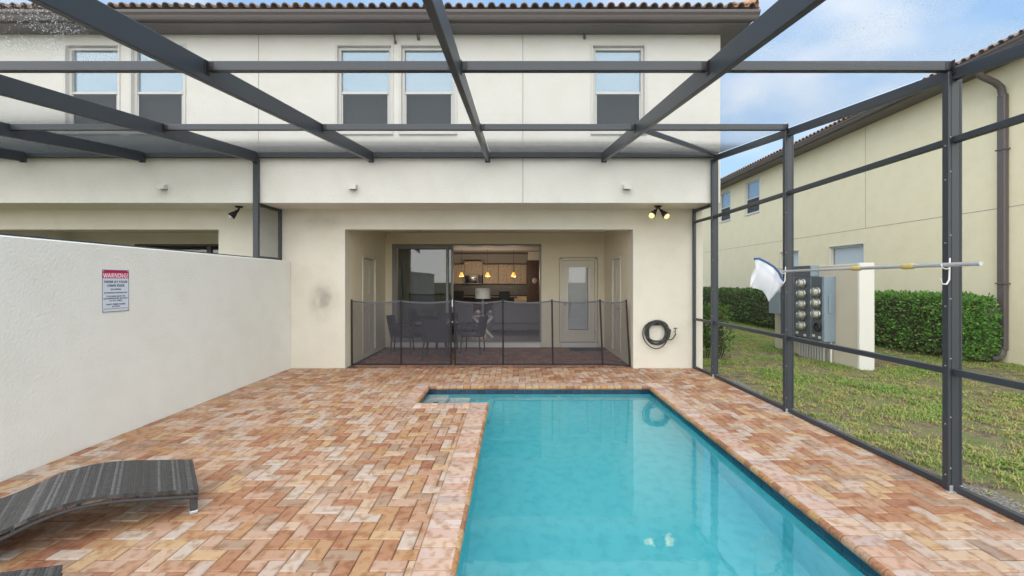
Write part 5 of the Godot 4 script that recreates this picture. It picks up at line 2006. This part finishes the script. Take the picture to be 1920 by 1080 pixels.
func small_things() -> void:
	# flood lights under the overhang
	var f := thing("flood_light", "twin headed flood light, lit, under the overhang above the hose", "flood light", P(2.62, 3.008, 7.86))
	var st := begin()
	lathe(st, [Vector2(0.0, -0.03), Vector2(0.06, -0.025), Vector2(0.065, 0.0)], 18, Transform3D())
	part("base_plate", st, M.black, f)
	for s in [-1.0, 1.0]:
		var shell := begin()
		var bulb := begin()
		tube(shell, PackedVector3Array([Vector3(0, -0.02, 0), Vector3(s * 0.03, -0.06, 0.01), Vector3(s * 0.05, -0.09, 0.02)]), 0.014, 7)
		var tip := flood_head(shell, bulb, Vector3(s * 0.045, -0.08, 0.02), Vector3(-0.7 if s < 0 else 0.45, -0.75, 0.55))
		part("head", shell, M.black, f)
		part("bulb", bulb, M.bulb, f)
		omni(f, tip, Color(1.0, 0.86, 0.55), 0.003, 0.07)
	f = thing("flood_light", "single dark flood light, unlit, under the overhang beyond the boundary wall", "flood light", P(-4.98, 3.008, 7.9))
	st = begin()
	lathe(st, [Vector2(0.0, -0.03), Vector2(0.06, -0.025), Vector2(0.065, 0.0)], 18, Transform3D())
	part("base_plate", st, M.black, f)
	var sh := begin()
	var bb := begin()
	tube(sh, PackedVector3Array([Vector3(0, -0.02, 0), Vector3(-0.01, -0.06, 0.0), Vector3(-0.02, -0.08, 0.0)]), 0.018, 7)
	flood_head(sh, bb, Vector3(-0.02, -0.07, 0.0), Vector3(-0.55, -0.75, 0.35))
	part("head", sh, M.black, f)
	part("bulb", bb, M.off_bulb, f)
	# coiled hose and tap on the front wall
	var h := thing("garden_hose", "dark garden hose coiled on the wall right of the lanai", "hose", P(2.71, 0.65, 8.249))
	st = begin()
	var pts := PackedVector3Array()
	var loops := 9
	var r := RandomNumberGenerator.new()
	r.seed = 3
	for k in loops:
		var rr := r.randf_range(0.17, 0.285)
		var ox := r.randf_range(-0.035, 0.045)
		var drop := (0.275 - rr) * -0.6 + r.randf_range(-0.01, 0.03)
		var squash := r.randf_range(0.92, 1.12)
		var dz := 0.018 + 0.014 * (k % 4) + 0.008 * r.randf()
		for i in 20:
			var a := TAU * i / 20.0 + 0.6
			var wob := 0.012 * sin(a * 3.0 + k * 1.7)
			pts.append(Vector3(cos(a) * (rr + wob) / squash + ox, sin(a) * (rr + wob) * squash - drop, dz + 0.008 * sin(a * 2.0 + k)))
	# smooth joins between loops
	var sm := PackedVector3Array()
	for i in pts.size():
		sm.append((pts[maxi(i - 1, 0)] + pts[i] * 2 + pts[mini(i + 1, pts.size() - 1)]) / 4)
	tube(st, sm, 0.0105, 7)
	tube(st, catenary(Vector3(0.2, -0.08, 0.05), Vector3(0.36, 0.02, 0.06), 0.07, 8), 0.0105, 7)
	part("coil", st, M.hose, h)
	st = begin()
	box(st, Vector3(0, 0.19, 0.012), Vector3(0.16, 0.06, 0.022), 0.006)
	tube(st, PackedVector3Array([Vector3(0, 0.19, 0.01), Vector3(0, 0.18, 0.09), Vector3(0, 0.23, 0.11)]), 0.012, 7)
	part("hanger", st, M.black, h)
	var tp := thing("garden_tap", "small wall tap beside the coiled garden hose", "tap", P(3.06, 0.68, 8.249))
	st = begin()
	tube(st, PackedVector3Array([Vector3(0, 0.02, 0.002), Vector3(0, 0.02, 0.06), Vector3(0.01, 0.01, 0.085), Vector3(0.012, -0.04, 0.09)]), 0.014, 8)
	part("spout", st, M.steel, tp)
	st = begin()
	tube(st, PackedVector3Array([Vector3(-0.035, 0.075, 0.055), Vector3(0, 0.085, 0.06), Vector3(0.035, 0.075, 0.055)]), 0.009, 7)
	tube(st, PackedVector3Array([Vector3(0, 0.03, 0.06), Vector3(0, 0.08, 0.06)]), 0.007, 7)
	part("handle", st, M.hose, tp)
	# leaf net hung along the cage posts
	var n := thing("pool_net", "white leaf net with blue rim on a long grey pole hung along the cage", "pool net")
	st = begin()
	tube(st, PackedVector3Array([P(3.38, 1.772, 5.5), P(3.38, 1.775, 4.3)]), 0.014, 10)
	part("pole", st, M.alu, n)
	st = begin()
	tube(st, PackedVector3Array([P(3.38, 1.775, 4.35), P(3.38, 1.777, 3.14)]), 0.017, 10)
	part("pole_sleeve", st, M.alu, n)
	for d in [4.28, 3.72]:
		st = begin()
		tube(st, PackedVector3Array([P(3.38, 1.776, d + 0.06), P(3.38, 1.776, d + 0.04), P(3.38, 1.776, d - 0.04), P(3.38, 1.776, d - 0.06)]), 0.024, 10, false, PackedFloat32Array([0.019, 0.026, 0.026, 0.019]))
		part("grip", st, M.yellow, n)
	# rim: its blue bar crosses the end of the pole; the rest of the hoop lies behind it
	var px := func(x: float, y: float, d: float) -> Vector3:
		return P((x - 962.0) * d / 815.0, 1.65 + (527.0 - y) * d / 815.0, d)
	var front: Array = [[1415, 485, 5.62], [1424, 485, 5.58], [1438, 492, 5.55], [1452, 501, 5.52], [1461, 511, 5.5], [1468, 528, 5.48]]
	var back: Array = [[1465, 533, 5.75], [1452, 520, 5.92], [1436, 505, 5.98], [1421, 494, 5.9]]
	var low: Array = [[1407, 536, 5.72], [1417, 540, 5.7], [1429, 545, 5.68], [1442, 566, 5.66], [1451, 556, 5.64], [1461, 540, 5.6]]
	var rim := Curve3D.new()
	for q in front + back:
		rim.add_point(px.call(float(q[0]), float(q[1]), float(q[2])))
	rim.add_point(rim.get_point_position(0))
	var rp := rim.tessellate_even_length(4, 0.04)
	st = begin()
	tube(st, rp.slice(0, rp.size() - 1), 0.014, 8, true)
	part("rim", st, M.net_blue, n)
	# bag: two sheets hung from the rim, joined along its lower edge, falling in folds
	var along := func(list: Array, u: float) -> Vector3:
		var q1 := u * (list.size() - 1)
		var i := mini(int(q1), list.size() - 2)
		var p0: Vector3 = px.call(float(list[i][0]), float(list[i][1]), float(list[i][2]))
		var p1: Vector3 = px.call(float(list[i + 1][0]), float(list[i + 1][1]), float(list[i + 1][2]))
		return p0.lerp(p1, q1 - i)
	back.reverse()
	st = begin()
	for sheet_side in 2:
		var top_line: Array = front if sheet_side == 0 else back
		var sg := -1.0 if sheet_side == 0 else 1.0
		var at := func(u: float, v: float) -> Vector3:
			var p: Vector3 = (along.call(top_line, u) as Vector3).lerp(along.call(low, u), v)
			p.z -= sg * (0.05 * sin(v * PI) + 0.022 * sin(u * 15.0 + v * 2.0) * sin(v * PI * 0.9))
			p.x += 0.012 * sin(u * 11.0 + v * 3.0) * v
			return p
		st.set_smooth_group(1 + sheet_side)
		for i in 20:
			for j in 10:
				quad(st, at.call(i / 20.0, j / 10.0), at.call((i + 1) / 20.0, j / 10.0), at.call((i + 1) / 20.0, (j + 1) / 10.0), at.call(i / 20.0, (j + 1) / 10.0), Vector3(0, 0, -sg))
	st.set_smooth_group(-1)
	part("net_bag", st, M.net_bag, n)
	for d in [3.40, 5.45]:
		var hk := thing("pole_hook", "white hook on the near cage post, holding the net pole" if d < 4 else "white hook on the middle cage post, under the pole's net end", "hook", P(3.405, 1.64, d), Basis(), "hooks for the net pole")
		st = begin()
		tube(st, PackedVector3Array([Vector3(0.012, 0.19, 0), Vector3(0.008, 0.1, 0), Vector3(0.006, 0.02, 0), Vector3(-0.015, -0.015, 0.0), Vector3(-0.05, -0.012, 0), Vector3(-0.065, 0.03, 0)]), 0.006, 7)
		tube(st, PackedVector3Array([Vector3(0.01, 0.11, 0), Vector3(-0.02, 0.105, 0), Vector3(-0.05, 0.115, 0), Vector3(-0.055, 0.14, 0)]), 0.006, 7)
		part("hook_wire", st, M.white, hk)
